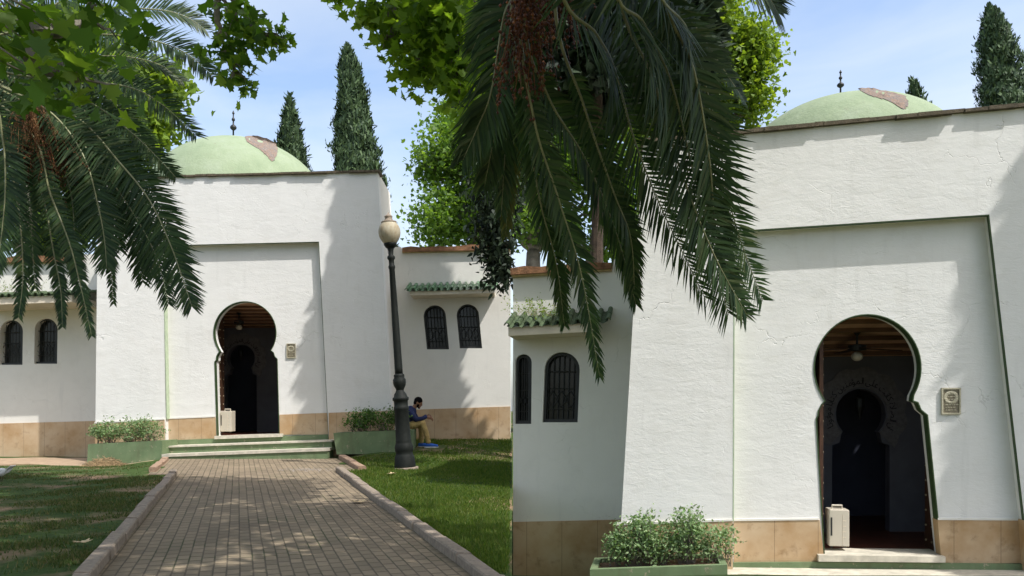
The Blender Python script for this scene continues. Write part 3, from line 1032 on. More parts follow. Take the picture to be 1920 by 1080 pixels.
    mb.build("lantern_body", M['iron'], L)
    mb = MB(); mb.bar(q0, Vector((q0.x, q0.y, zc + .1)), 0.012); mb.build("chain", M['iron'], L)
    # ceiling fan
    fo_ = c['fan_off']
    fz = pl.p(ix(1607), iy(652), fo_)
    FN = thing("ceiling_fan", c['fan_label'], "ceiling fan", fz, "ceiling fans inside the doorways")
    top_ = Vector((fz.x, fz.y, zf + sl.z * (fo_ - o1)))
    u1 = 0.011 * (1.0)
    mb = MB(); mb.lathe(fz - Vector((0, 0, .05)), (0, 0, 1), [(0, .03), (.01, .13), (.085, .13), (.10, .05)], 16); mb.build("motor", M['iron'], FN)
    mb = MB(); mb.bar(fz + Vector((0, 0, .05)), top_, 0.016); mb.lathe(top_ - Vector((0, 0, .06)), (0, 0, 1), [(0, .02), (.06, .07)], 12); mb.build("rod", M['iron'], FN)
    mb = MB(); mb.ellipsoid(fz - Vector((0, 0, .13)), (.085, .085, .07), 14, 9); mb.build("lamp_bowl", M['enamel'], FN, True)
    for k_ in range(4):
        an = math.radians(-12 + 90 * k_)
        dv = pl.u * math.cos(an) - n * math.sin(an); sv_ = pl.u * math.sin(an) + n * math.cos(an)
        P0 = fz + dv * .14 - Vector((0, 0, .02)); P1 = fz + dv * .66 - Vector((0, 0, .05))
        mb = MB(); mb.hexa([P0 - sv_ * .045, P0 + sv_ * .045, P1 + sv_ * .06, P1 - sv_ * .06], (0, 0, .012)); mb.build("blade", M['wood'], FN)
    # plaque beside the door
    q = c['plaque']
    c0 = pl.p(q[0], q[1], d); 
    PQ = thing("wall_plaque", c['plaque_label'], "plaque", c0, "small plaques beside the doors")
    mb = MB(); mb.slab(pl, [[(q[0], q[3]), (q[0], q[1]), (q[2], q[1]), (q[2], q[3])]], d - .018, .015); mb.build("plate", M['plaque'], PQ)
    mb = MB(); e = (q[2] - q[0]) * .08
    mb.slab(pl, [[(q[0], q[3]), (q[0], q[1]), (q[2], q[1]), (q[2], q[3])], [(q[0] + e, q[3] - e), (q[0] + e, q[1] + e), (q[2] - e, q[1] + e), (q[2] - e, q[3] - e)]], d - .034, .033)
    mb.build("border", M['plaque_hi'], PQ)
    mb = MB(); rn = random.Random(8)
    ww = (q[2] - q[0]); hh = (q[3] - q[1])
    rr = ww * .30
    for i in range(20):
        a0 = 2 * math.pi * i / 20
        xx, yy = (q[0] + q[2]) / 2 + rr * math.cos(a0), q[1] + hh * .36 + rr * .9 * math.sin(a0)
        mb.ellipsoid(pl.p(xx, yy, d - .02), (.35 * rr / s, .006, .25 * rr / s), 6, 4)
    for row in range(7):
        xx = q[0] + ww * .2
        while xx < q[2] - ww * .25:
            l = rn.uniform(.05, .14) * ww
            yy = q[1] + hh * (.22 + .1 * row) 
            mb.slab(pl, [[(xx, yy + hh * .03), (xx, yy), (xx + l, yy), (xx + l, yy + hh * .03)]], d - .026, .01)
            xx += l + ww * .05
    mb.build("raised_marks", M['plaque_hi'], PQ)
    # white cabinet (portable cooler) just inside the doorway
    q = c['cabinet']
    ao = d + 0.22
    b0 = pl.p(q[0], q[3], ao)
    CB = thing("portable_cooler", c['cooler_label'], "cooler", b0, "white coolers standing in the doorways")
    wv = pl.u * ((q[2] - q[0]) / s); hv = (q[3] - q[1]) / s
    dv = n * 0.30
    me = MB()
    prof = [(0, .02), (.02, 0), (.98, 0), (1, .02), (1, .97), (.97, 1), (.03, 1), (0, .97)]
    vs = []
    for k_, ins in ((0.0, .03), (.03, 0.0), (.97, 0.0), (1.0, .03)):
        for (x, z) in prof:
            x2 = .5 + (x - .5) * (1 - ins * 2); z2 = .5 + (z - .5) * (1 - ins)
            vs.append(b0 + wv * x2 + Vector((0, 0, .03 + hv * z2)) + dv * k_)
    fs = [tuple(range(8)), tuple(range(31, 23, -1))]
    for r_ in range(3):
        for k_ in range(8): fs.append((r_ * 8 + k_, r_ * 8 + (k_ + 1) % 8, r_ * 8 + 8 + (k_ + 1) % 8, r_ * 8 + 8 + k_))
    me.add(vs, fs); me.build("cabinet", M['enamel'], CB)
    me = MB(); me.hexa([b0 + wv * .07 + Vector((0, 0, hv * .35)) - n * .004, b0 + wv * .15 + Vector((0, 0, hv * .35)) - n * .004, b0 + wv * .15 + Vector((0, 0, hv * .85)) - n * .004, b0 + wv * .07 + Vector((0, 0, hv * .85)) - n * .004], n * .006); me.build("dark_grille", M['iron'], CB)
    me = MB()
    for zz in (.3, .45, .6, .75):
        me.hexa([b0 + wv * .68 + Vector((0, 0, hv * zz)) - n * .003, b0 + wv * .84 + Vector((0, 0, hv * zz)) - n * .003, b0 + wv * .84 + Vector((0, 0, hv * zz + .012)) - n * .003, b0 + wv * .68 + Vector((0, 0, hv * zz + .012)) - n * .003], n * .006)
    me.hexa([b0 + wv * .66 + Vector((0, 0, hv * .1)) - n * .003, b0 + wv * .675 + Vector((0, 0, hv * .1)) - n * .003, b0 + wv * .675 + Vector((0, 0, hv * .95)) - n * .003, b0 + wv * .66 + Vector((0, 0, hv * .95)) - n * .003], n * .006)
    me.build("panel_lines", M['soffit'], CB)
    me = MB(); tz = Vector((0, 0, .03 + hv))
    me.tube([b0 + wv * .25 + dv * .5 + tz, b0 + wv * .25 + dv * .5 + tz + Vector((0, 0, .045)), b0 + wv * .75 + dv * .5 + tz + Vector((0, 0, .045)), b0 + wv * .75 + dv * .5 + tz], .014, 8)
    me.build("handle", M['enamel'], CB)
    for wx in (.15, .85):
        me = MB(); me.lathe(b0 + wv * wx + dv * .2 + Vector((0, 0, .03)) - pl.u * .012, pl.u, [(0, .03), (.024, .03)], 10); me.build("wheel", M['iron'], CB)
    return B

PL_L = Plane(459, 19.5, 0)
PL_R = Plane(1627, 10.6, 10)
def horseshoe(cx, cy, r, a0, a1, n=36):
    return [(cx + r * math.cos(math.radians(a0 + (a1 - a0) * i / n)), cy - r * math.sin(math.radians(a0 + (a1 - a0) * i / n))) for i in range(n + 1)]

L_base_y = 858
cfgL = dict(pl=PL_L, p=1.5, s=76.9, rd=0.17, depth=9.0, tdepth=2.0, hall_in=1.5, seed=2, cop=3.6, trimw=1.0, dg=1.0, fd=0.12, trim_bot=786, base_y=L_base_y, gz=0.3,
    label="farther white building at left, whole front seen, green dome above steps and brick path",
    tower=[(184, 335), (708, 321), (739, 872), (178, 872)],
    recess=[(305, 460), (598, 453), (619, 872), (312, 872)],
    door=[(407, 840), (402, 678), (405, 675), (405.5, 668), (408, 663), (411, 659)] + horseshoe(459, 624, 59, 216, -33)[1:-1] + [(508, 657), (513, 661), (515, 668), (520, 673), (524.5, 840)],
    door_c=(459, 625, 55), thresh=[(402, 823.5), (402, 817.5), (529, 813), (529, 819)], thresh_y=815, leaf=(406, 523),
    bases=[([(178, 872), (178, 794), (308, 787), (311, 872)], -0.02), ([(311, 826), (311, 786), (403.5, 782), (405, 822)], 0.15), ([(524.5, 815), (524, 777.5), (617, 774), (617.5, 815)], 0.15), ([(617, 872), (616, 774), (737, 769.5), (739, 872)], -0.02)],
    ledge=[([(177, 794), (177, 791), (308, 784.5), (308, 787)], -0.03), ([(311, 786), (311, 783.5), (403, 779.5), (403, 782)], 0.14)],
    plinth=[(311, 845), (311, 826), (405, 822), (528, 817.5), (619, 814), (621, 840)],
    steps=[([(304, 839.5), (304, 836.5), (623, 825), (623, 828)], -0.54, 0.8, 'tread'), ([(305, 853), (305, 839.6), (622, 828.1), (622, 843)], -0.50, 0.7, 'green'),
           ([(303, 857.0), (303, 852), (616, 840), (616, 845.5)], -0.98, 0.6, 'tread'), ([(304, 866), (304, 857.1), (615, 845.6), (615, 860)], -0.95, 0.55, 'green')],
    wings=[([(-330, 872), (-330, 497), (148, 484), (148.5, 477), (186, 476), (200, 476), (200, 872)], [arch_poly(0, 43, 600, 684, -1), arch_poly(65, 108, 597, 682, -1), arch_poly(-60, -19, 603, 686, -1)], [(-330, 880), (-330, 803), (186, 789), (186, 880)], 2.2, 5.0),
           ([(660, 850), (660, 463), (752, 463), (753, 466), (957, 459), (957, 840)], [arch_poly(794, 836, 572, 655, 6), arch_poly(856, 898, 570, 653, 6)], [(660, 860), (660, 772), (957, 762), (957, 850)], 1.5, 5.0)],
    copings=[([(-330, 497), (-330, 486), (151, 480), (149, 490)], 2.06, 'coping'), ([(-330, 499.5), (-330, 497.1), (149, 490.1), (149, 492)], 2.10, 'coping_edge'),
             ([(754, 472), (754, 463.5), (957, 458), (957, 468)], 1.38, 'coping'), ([(754, 474), (754, 472.1), (957, 468.1), (957, 470)], 1.42, 'coping_edge')],
    hoods=[(-70, 141, 559, 552, 17, 1.3, 14, (2, -6, 'tile_old'), 2.2), (762, 930, 546, 541, 14, 0.75, 8, (7, -3, 'tile'), 1.5)],
    dome=(447, 265, 168, 138, 4.5),
    patch=[(459, 256.5), (480, 255), (500, 259.5), (519, 270), (520, 280), (515, 301), (508, 302), (500, 292), (488, 281), (474, 273), (463, 266)],
    finial=(437.5, 207, 253), fr=6.0, in_off=3.2, fan_off=1.6,
    plaque=(537, 644, 554, 671), cabinet=(412.5, 772, 434, 811.5),
    lantern_label="dark pendant lantern in the inner arch behind the left building's doorway", fan_label="ceiling fan hanging inside the left building's horseshoe doorway above the steps",
    plaque_label="small bronze plaque right of the left building's door, far from the camera", cooler_label="white portable cooler standing in the left building's doorway above the steps")
building(cfgL)

cfgR = dict(pl=PL_R, p=1.5, s=141.0, rd=0.18, depth=8.0, tdepth=3.0, hall_in=1.0, seed=7, cop=6.5, trimw=2.2, dg=1.8, fd=0.17, trim_bot=978, base_y=1075, gz=COURT_Z,
    label="nearer white building at right, cropped by the frame, palm fronds hanging before it",
    tower=[(1206, 266), (2100, 181), (2235, 1180), (1153, 1180)],
    recess=[(1376, 433), (1855, 402), (1938, 1120), (1374, 1120)],
    door=[(1547, 1075), (1530, 785), (1533, 779), (1534, 770), (1540, 758), (1546, 752)] + horseshoe(1627, 690, 101, 217, -37)[1:-1] + [(1713, 751), (1722, 754), (1728, 768), (1740, 778), (1770, 1075)],
    door_c=(1627, 690, 101), thresh=[(1535, 1053), (1535, 1041), (1773, 1044), (1773, 1055)], thresh_y=1040, leaf=(1548, 1758),
    bases=[([(1159, 1180), (1161, 985), (1374, 977), (1374, 1180)], -0.02), ([(1376, 1055), (1376, 977), (1537, 975), (1546, 1055)], 0.16), ([(1766, 1056), (1758, 975), (1922, 976), (1936, 1056)], 0.16), ([(1934, 1180), (1920, 976), (2210, 980), (2235, 1180)], -0.02)],
    ledge=[([(1156, 985), (1156, 981), (1374, 973.5), (1374, 977)], -0.03), ([(1376, 977), (1376, 973.5), (1535, 971.5), (1535, 975)], 0.15), ([(1759, 975), (1759, 971.5), (1921, 972), (1922, 976)], 0.15)],
    plinth=[(1374, 1100), (1374, 1055), (1540, 1054), (1770, 1056), (1936, 1058), (1940, 1100)],
    steps=[([(1366, 1094), (1366, 1084.5), (2000, 1092), (2000, 1101)], -0.62, 1.0, 'tread'), ([(1366, 1180), (1366, 1094.1), (2000, 1101.1), (2000, 1180)], -0.58, 0.9, 'green')],
    wings=[([(962, 1180), (962, 512), (1147, 499), (1147.5, 487), (1195, 484), (1240, 484), (1240, 1180)], [arch_poly(966, 997, 664, 795, -1), arch_poly(1021, 1087, 660, 792, -4)], [(962, 1180), (962, 979), (1230, 973), (1230, 1180)], 1.5, 2.4)],
    copings=[([(957, 515), (957, 503), (1149, 490), (1147, 503)], 1.36, 'coping'), ([(959, 519), (959, 515.1), (1147, 503.1), (1147, 507)], 1.40, 'coping_edge')],
    hoods=[(950, 1140, 613, 603, 10, 0.75, 17, (3, -28, 'tile_old'), 1.5)],
    dome=(1588, 190, 200, 137, 4.5),
    patch=[(1608, 167), (1635, 166), (1660, 170), (1700, 181), (1701, 190), (1699, 205), (1689, 203), (1674, 193), (1655, 185), (1640, 182), (1622, 175)],
    finial=(1576, 131, 172), fr=6.5, in_off=2.6, fan_off=1.4,
    plaque=(1766, 727, 1802, 777), cabinet=(1555, 957, 1592, 1028),
    lantern_label="dark pendant lantern in the inner arch behind the nearer right building's doorway", fan_label="ceiling fan hanging inside the nearer right building's large horseshoe doorway",
    plaque_label="bronze plaque right of the nearer right building's door, on the larger facade", cooler_label="white portable cooler standing in the nearer right building's large doorway")
building(cfgR)
# ------------------------------------------------------------------ vegetation helpers
def leaf_batch(P, N, T, size, tmpl, fold=0.0):
    """place the flat template (k,2) at points P, normals N, tip directions T, sizes (n,)"""
    n = len(P); k = len(tmpl)
    N = N / np.maximum(np.linalg.norm(N, axis=1, keepdims=True), 1e-9)
    T = T - N * np.sum(T * N, axis=1, keepdims=True)
    T = T / np.maximum(np.linalg.norm(T, axis=1, keepdims=True), 1e-9)
    S = np.cross(T, N)
    tm = np.asarray(tmpl, float)
    z = fold * np.abs(tm[:, 0]) - 0.10 * tm[:, 1] ** 2 * (fold != 0)
    v = P[:, None, :] + size[:, None, None] * (tm[None, :, 0, None] * S[:, None, :] + tm[None, :, 1, None] * T[:, None, :] + z[None, :, None] * N[:, None, :])
    f = np.arange(n * k).reshape(n, k)
    return v.reshape(-1, 3), f
PLANE_LEAF = [(0, 0), (.22, .02), (.46, -.06), (.40, .18), (.62, .36), (.34, .44), (.30, .62), (.14, .60), (0, 1.0), (-.14, .60), (-.30, .62), (-.34, .44), (-.62, .36), (-.40, .18), (-.46, -.06), (-.22, .02)]
SMALL_LEAF = [(0, 0), (.26, .3), (.24, .65), (0, 1), (-.24, .65), (-.26, .3)]
FAR_LEAF = [(0, 0), (.42, .1), (.5, .45), (.18, .6), (0, 1), (-.18, .6), (-.5, .45), (-.42, .1)]
class Leaves:
    def __init__(s): s.V = []; s.Fc = []; s.n = 0
    def add(s, v, f):
        s.V.append(v); s.Fc.append(f + s.n); s.n += len(v)
    def build(s, name, mat, parent=None, loc=None, smooth=False):
        return build(name, np.concatenate(s.V), np.concatenate(s.Fc), mat, parent, smooth, loc)

def twig_cloud(rng, c, r, ntw, per, spread, shell=0.35):
    """leaf points gathered round twig ends inside an ellipsoid (c, r)"""
    d = rng.normal(size=(ntw, 3)); d /= np.linalg.norm(d, axis=1, keepdims=True)
    rad = (shell + (1 - shell) * rng.random(ntw)) ** 0.6
    tw = np.asarray(c) + d * rad[:, None] * np.asarray(r)
    pts = np.repeat(tw, per, axis=0) + rng.normal(size=(ntw * per, 3)) * spread
    return tw, pts
def leaf_orient(rng, n, up=0.7, hang=0.5):
    N = rng.normal(size=(n, 3)) * 0.75; N[:, 2] += up
    T = rng.normal(size=(n, 3)); T[:, 2] -= hang
    return N, T

def limb(mb, a, b, r0, r1, sag=0.0, seg=7, n=6, rng=None):
    a = Vector(a); b = Vector(b)
    pts = []; rad = []
    for i in range(n + 1):
        t = i / n
        q = a.lerp(b, t) + Vector((0, 0, sag * 4 * t * (1 - t)))
        if rng is not None and 0 < i < n:
            L = (b - a).length * 0.035
            q += Vector(rng.normal(size=3) * L)
        pts.append(q); rad.append(r0 + (r1 - r0) * t)
    mb.tube(pts, rad, seg)

# ------------------------------------------------------------------ grass
def grass():
    rng = np.random.default_rng(11)
    n = 330000
    u = rng.random(n)
    Y = 6.45 * (21.0 / 6.45) ** (u ** 0.9)
    px = rng.uniform(-60, 963, n)
    X = (px - CX) * Y / F
    d = X - path_x(Y)
    keep = ((d < -1.75) & (Y < 18.6 + 0.4 * np.sin(X * 1.7))) | (d > 1.57) 
    keep &= ~((d < -1.75) & (d > -2.22) & (Y > 14.6))
    keep &= ~((d > 0) & (d < 2.08) & (Y > 15.4))
    keep &= ~((X > -6.0) & (X < -2.45) & (Y > 18.3))
    keep &= ~((X > -11) & (X < -8.0) & (Y > 17.9))
    keep &= X < -0.03
    keep &= ~((Y > 18.7) & (Y < 19.55) & (X > -2.6) & (X < -1.6))
    # bare patches
    nz = np.sin(X * 1.9 + 1.3 * np.sin(Y * 1.1)) + np.sin(Y * 2.3 + X * 0.8) + 0.8 * np.sin(X * 5.1 - Y * 3.3)
    left = d < 0
    nz2 = np.sin(X * 3.7 + Y * 0.9) * np.sin(Y * 4.1 - X * 1.7) * .8
    dens = np.where(left, np.clip(0.16 + 0.30 * nz + 0.3 * nz2 - 0.06 * np.clip(Y - 13, 0, 8), 0.03, .8), np.clip(0.95 + 0.22 * nz, 0.35, 1))
    keep &= rng.random(n) < dens
    X, Y = X[keep], Y[keep]
    n = len(X)
    Z = gz(X, Y)
    h = rng.uniform(0.035, 0.08, n) * (0.75 + 0.25 * np.sin(X * 2.7 + Y)) * np.where(X - path_x(Y) < 0, 0.62, 1.0)
    w = rng.uniform(0.0035, 0.007, n) * (0.8 + Y / 22)
    a = rng.uniform(0, 2 * np.pi, n)
    ln = rng.uniform(0.1, 0.8, n) * h
    b = rng.uniform(0, 2 * np.pi, n)
    P = np.stack([X, Y, Z], 1)
    s = np.stack([np.cos(a), np.sin(a), np.zeros(n)], 1) * w[:, None]
    tip = P + np.stack([np.cos(b) * ln, np.sin(b) * ln, h], 1)
    v = np.stack([P - s, P + s, tip], 1)
    lf = X < path_x(Y)
    for mk, mt, lb in ((lf, 'grass_dry', "dull patchy grass of the left lawn beside the brick path"), (~lf, 'grass', "short green grass of the right lawn round the street lamp")):
        w_ = v[mk].reshape(-1, 3)
        o = build("grass", w_, np.arange(len(w_)).reshape(-1, 3), M[mt])
        o["kind"] = "stuff"
        o["label"] = lb
grass()

# ------------------------------------------------------------------ planters and their bushes
def planter(pl, q, off, label, depth=0.86):
    (tl, tr, br, bl) = q
    P = [pl.p(x, y, off) for x, y in q]
    base = (P[2] + P[3]) / 2
    T = thing("planter", label, "planter", base, "green painted planters against the walls")
    n = pl.n
    th = 0.09
    a, b, c_, d_ = P
    u = pl.u
    mb = MB()
    mb.hexa([d_, c_, b, a], n * th)
    mb.hexa([d_ + n * th, d_ + n * th + u * th, a + n * th + u * th, a + n * th], n * (depth - th * 2))
    mb.hexa([c_ - u * th + n * th, c_ + n * th, b + n * th, b - u * th + n * th], n * (depth - th * 2))
    back = n * (depth - th)
    mb.hexa([d_ + back, c_ + back, b + back, a + back], n * th)
    mb.build("planter_wall", M['green'], T)
    mb = MB()
    z1 = Vector((0, 0, -0.05))
    A = a + u * th + n * th + z1; Bq = b - u * th + n * th + z1
    mb.hexa([A - Vector((0, 0, .2)), Bq - Vector((0, 0, .2)), Bq, A], n * (depth - 2 * th))
    mb.build("soil", M['soil'], T)
    return T, P
def bush(pl, off, blobs, soil_y, label, mat, seed, leaf=0.05, group=None, base_px=None, name="rose_bush", sprigs=()):
    rng = np.random.default_rng(seed)
    base = pl.p(base_px, soil_y, off)
    T = thing(name, label, "bush", base, group)
    Lv = Leaves(); st = MB()
    for (px, py, rx, ry, ntw, per) in blobs:
        c_ = pl.p(px, py, off)
        k = c_.y / F
        tw, pts = twig_cloud(rng, c_, (rx * k, 0.24, ry * k), ntw, per, leaf * 0.95, 0.25)
        N, Td = leaf_orient(rng, len(pts), 0.75, -0.1)
        v, f = leaf_batch(pts, N, Td, rng.uniform(0.6, 1.25, len(pts)) * leaf, SMALL_LEAF, 0.25)
        Lv.add(v, f)
        for t in tw[::3]:
            b = pl.p(px + rng.uniform(-.35, .35) * rx, soil_y, off)
            limb(st, b, Vector(t), 0.006, 0.002, 0, 5, 4, rng)
    for (x0, y0, x1, y1) in sprigs:
        a = pl.p(x0, y0, off); b = pl.p(x1, y1, off - .05)
        limb(st, a, b, 0.004, 0.0015, 0, 5, 4, rng)
        pts = np.array([a.lerp(b, t) for t in np.linspace(.35, 1, 9)]) + rng.normal(size=(9, 3)) * 0.02
        N, Td = leaf_orient(rng, 9, 0.4, -0.3)
        v, f = leaf_batch(pts, N, Td, rng.uniform(0.6, 1.1, 9) * leaf, SMALL_LEAF, 0.25)
        Lv.add(v, f)
    Lv.build("foliage", mat, T)
    st.build("stem", M['bark'], T)
    return T
planter(PL_L, [(165, 833), (304, 826), (303, 868), (163, 870)], -0.90, "green planter left of the front steps holding a pale sunlit rose bush")
planter(PL_L, [(625, 812), (772, 806), (772, 850), (631, 852)], -0.92, "green planter right of the front steps, partly behind the lamp post", 0.88)
planter(PL_R, [(1106, 1068), (1364, 1059), (1364, 1150), (1106, 1150)], -0.88, "green planter at the bottom edge below the nearer building's wall", 0.85)
bush(PL_L, -0.5, [(205, 808, 30, 20, 80, 13), (245, 806, 32, 22, 80, 13), (282, 808, 26, 20, 60, 12), (185, 812, 16, 14, 25, 11), (262, 792, 16, 13, 22, 10)], 832, "pale leafy rose bush in the planter left of the front steps", M['bush'], 21, 0.055, "bushes growing in the green planters", 240,
     sprigs=[(275, 800, 277, 776), (268, 800, 262, 785), (215, 800, 210, 778), (300, 812, 318, 806), (190, 815, 170, 808)])
bush(PL_L, -0.5, [(680, 785, 26, 20, 70, 12), (720, 786, 28, 20, 70, 12), (750, 788, 18, 17, 35, 12), (660, 795, 15, 12, 22, 10), (690, 776, 12, 11, 14, 10)], 808, "dark glossy bush in the planter right of the steps, beside the lamp post", M['bush_dark'], 22, 0.06, "bushes growing in the green planters", 700, "leafy_bush",
     sprigs=[(688, 790, 684, 765), (655, 800, 640, 795), (735, 785, 733, 764)])
bush(PL_R, -0.45, [(1185, 1012, 44, 38, 150, 11), (1235, 1018, 45, 38, 130, 11), (1290, 1005, 44, 42, 140, 11), (1340, 1022, 34, 32, 60, 10), (1160, 1025, 24, 24, 40, 10), (1290, 978, 24, 24, 34, 9), (1205, 985, 22, 18, 30, 9), (1212, 968, 12, 14, 9, 7), (1365, 1000, 18, 22, 16, 7), (1145, 1015, 12, 12, 9, 7)], 1062, "large thorny rose bush at the bottom of the nearer building's left wall", M['bush'], 23, 0.05, "bushes growing in the green planters", 1260,
     sprigs=[(1205, 990, 1222, 950), (1212, 985, 1230, 965), (1300, 990, 1308, 948), (1306, 975, 1316, 955), (1350, 1010, 1375, 990), (1365, 1015, 1395, 1016), (1150, 1025, 1131, 1020), (1280, 980, 1284, 968), (1330, 1010, 1335, 985), (1370, 1030, 1390, 1045)])
# dry weeds growing on the two mossy window hoods
def weeds(pl, off, x0, x1, y, h, n, label, seed):
    rng = np.random.default_rng(seed)
    T = thing("wall_weed", label, "weed", pl.p((x0 + x1) / 2, y, off))
    Lv = Leaves(); st = MB()
    for i in range(n):
        px = rng.uniform(x0, x1); a = pl.p(px, y + rng.uniform(-6, 2), off + rng.uniform(0, .3))
        tip = a + Vector((rng.uniform(-.25, .25), rng.uniform(-.15, .05), h * rng.uniform(.3, 1)))
        limb(st, a, tip, .003, .001, 0, 4, 3, rng)
        m = 14
        pts = np.array([a.lerp(tip, t) for t in np.linspace(.2, 1, m)]) + rng.normal(size=(m, 3)) * .025
        N, Td = leaf_orient(rng, m, .4, -.3)
        v, f = leaf_batch(pts, N, Td, rng.uniform(.5, 1.1, m) * .04, SMALL_LEAF, .2); Lv.add(v, f)
    Lv.build("foliage", M['plane_light'], T); st.build("stem", M['straw'], T)
weeds(PL_L, 0.85, 5, 75, 548, 0.32, 26, "pale weeds sprouting on the tiled hood over the left building's left windows", 3)
weeds(PL_R, 0.85, 962, 1060, 592, 0.30, 34, "pale weeds sprouting on the nearer right building's tiled window hood", 4)
def weeds_hang():
    pass

# heap of dry clippings
def heap():
    rng = np.random.default_rng(8)
    c = W(197, 866, 18.1)
    mb = MB()
    for i in range(700):
        a = rng.uniform(0, 2 * np.pi); r = 0.38 * math.sqrt(rng.random())
        hgt = 0.22 * (1 - (r / .38) ** 1.5) * rng.random()
        p0 = Vector((c.x + r * math.cos(a) * 1.3, c.y + r * math.sin(a) * .7, float(gz(c.x, c.y)) + 0.02 + hgt))
        d = Vector((rng.normal(), rng.normal(), rng.normal() * .35)).normalized() * rng.uniform(.08, .2)
        s = Vector((0, 0, .006))
        mb.add([p0 - d * .5 - s, p0 - d * .5 + s, p0 + d * .5 + s, p0 + d * .5 - s], [(0, 1, 2, 3)])
    o = mb.build("straw_heap", M['straw'], None, loc=(c.x, c.y, float(gz(c.x, c.y))))
    tag(o, "small heap of dry clippings in front of the left planter", "straw heap")
heap()

# ------------------------------------------------------------------ street lamp
def lamp():
    D = 16.0
    k = D / F
    base = W(760, 879, D)
    top = W(728, 402, D)
    ax = (top - base)
    H = ax.length; ax.normalize()
    T = thing("street_lamp", "tall black cast-iron street lamp with a stained cream globe on the lawn", "street lamp", base)
    hh = lambda y: (879 - y) / (879 - 402) * H
    P = lambda lst: [(hh(y), r * k) for y, r in lst]
    mb = MB(); mb.lathe(base, ax, P([(884, 25), (878, 25), (876, 24)]), 24); mb.build("base_plate", M['kerb'], T)
    mb = MB(); mb.lathe(base, ax, P([(877, 20), (874, 20), (857, 18.5), (853, 16.5), (849, 15.5), (845, 17), (838, 17.5), (832, 15.5), (829, 14.5), (827, 15), (825, 14.3), (770, 13.2), (768, 14.3), (763, 14.3), (761, 13.0), (752, 13.2), (750, 15.3), (746, 15.3), (744, 13), (739, 11.5), (735, 8.5), (731, 7.2)]), 24); mb.build("pedestal", M['lampiron'], T, True)
    mb = MB(); mb.lathe(base, ax, P([(733, 6.8), (729, 8), (723, 11), (717, 12.2), (712, 12), (708, 9.5), (706, 10), (703, 10), (701, 8)]), 24); mb.build("baluster", M['lampiron'], T, True)
    mb = MB(); mb.lathe(base, ax, P([(702, 7.4), (690, 7.4), (600, 6.6), (505, 5.2), (503, 6.4), (499, 6.4), (497, 5), (488, 5), (485, 7.2), (481, 7.0), (478, 4.6), (470, 5.2), (464, 7)]), 20); mb.build("shaft", M['lampiron'], T, True)
    mb = MB(); mb.lathe(base, ax, P([(466, 6), (463, 9.5), (459, 12), (456, 12), (454, 9)]), 20); mb.build("collar", M['lampiron'], T, True)
    mb = MB(); mb.lathe(base, ax, P([(459, 10), (455, 13), (450, 16.5), (444, 19.3), (437, 20.6), (430, 20.2), (424, 18), (419, 14.5), (417, 13)]), 28); mb.build("globe", M['globe'], T, True)
    mb = MB(); mb.lathe(base, ax, P([(419, 14.5), (416, 14.8), (415, 12), (413, 7.5), (408, 6.8), (407, 7.8), (405, 7.2), (403, 4), (402, 1.5), (398, .6)]), 20); mb.build("cap", M['kerb'], T, True)
lamp()

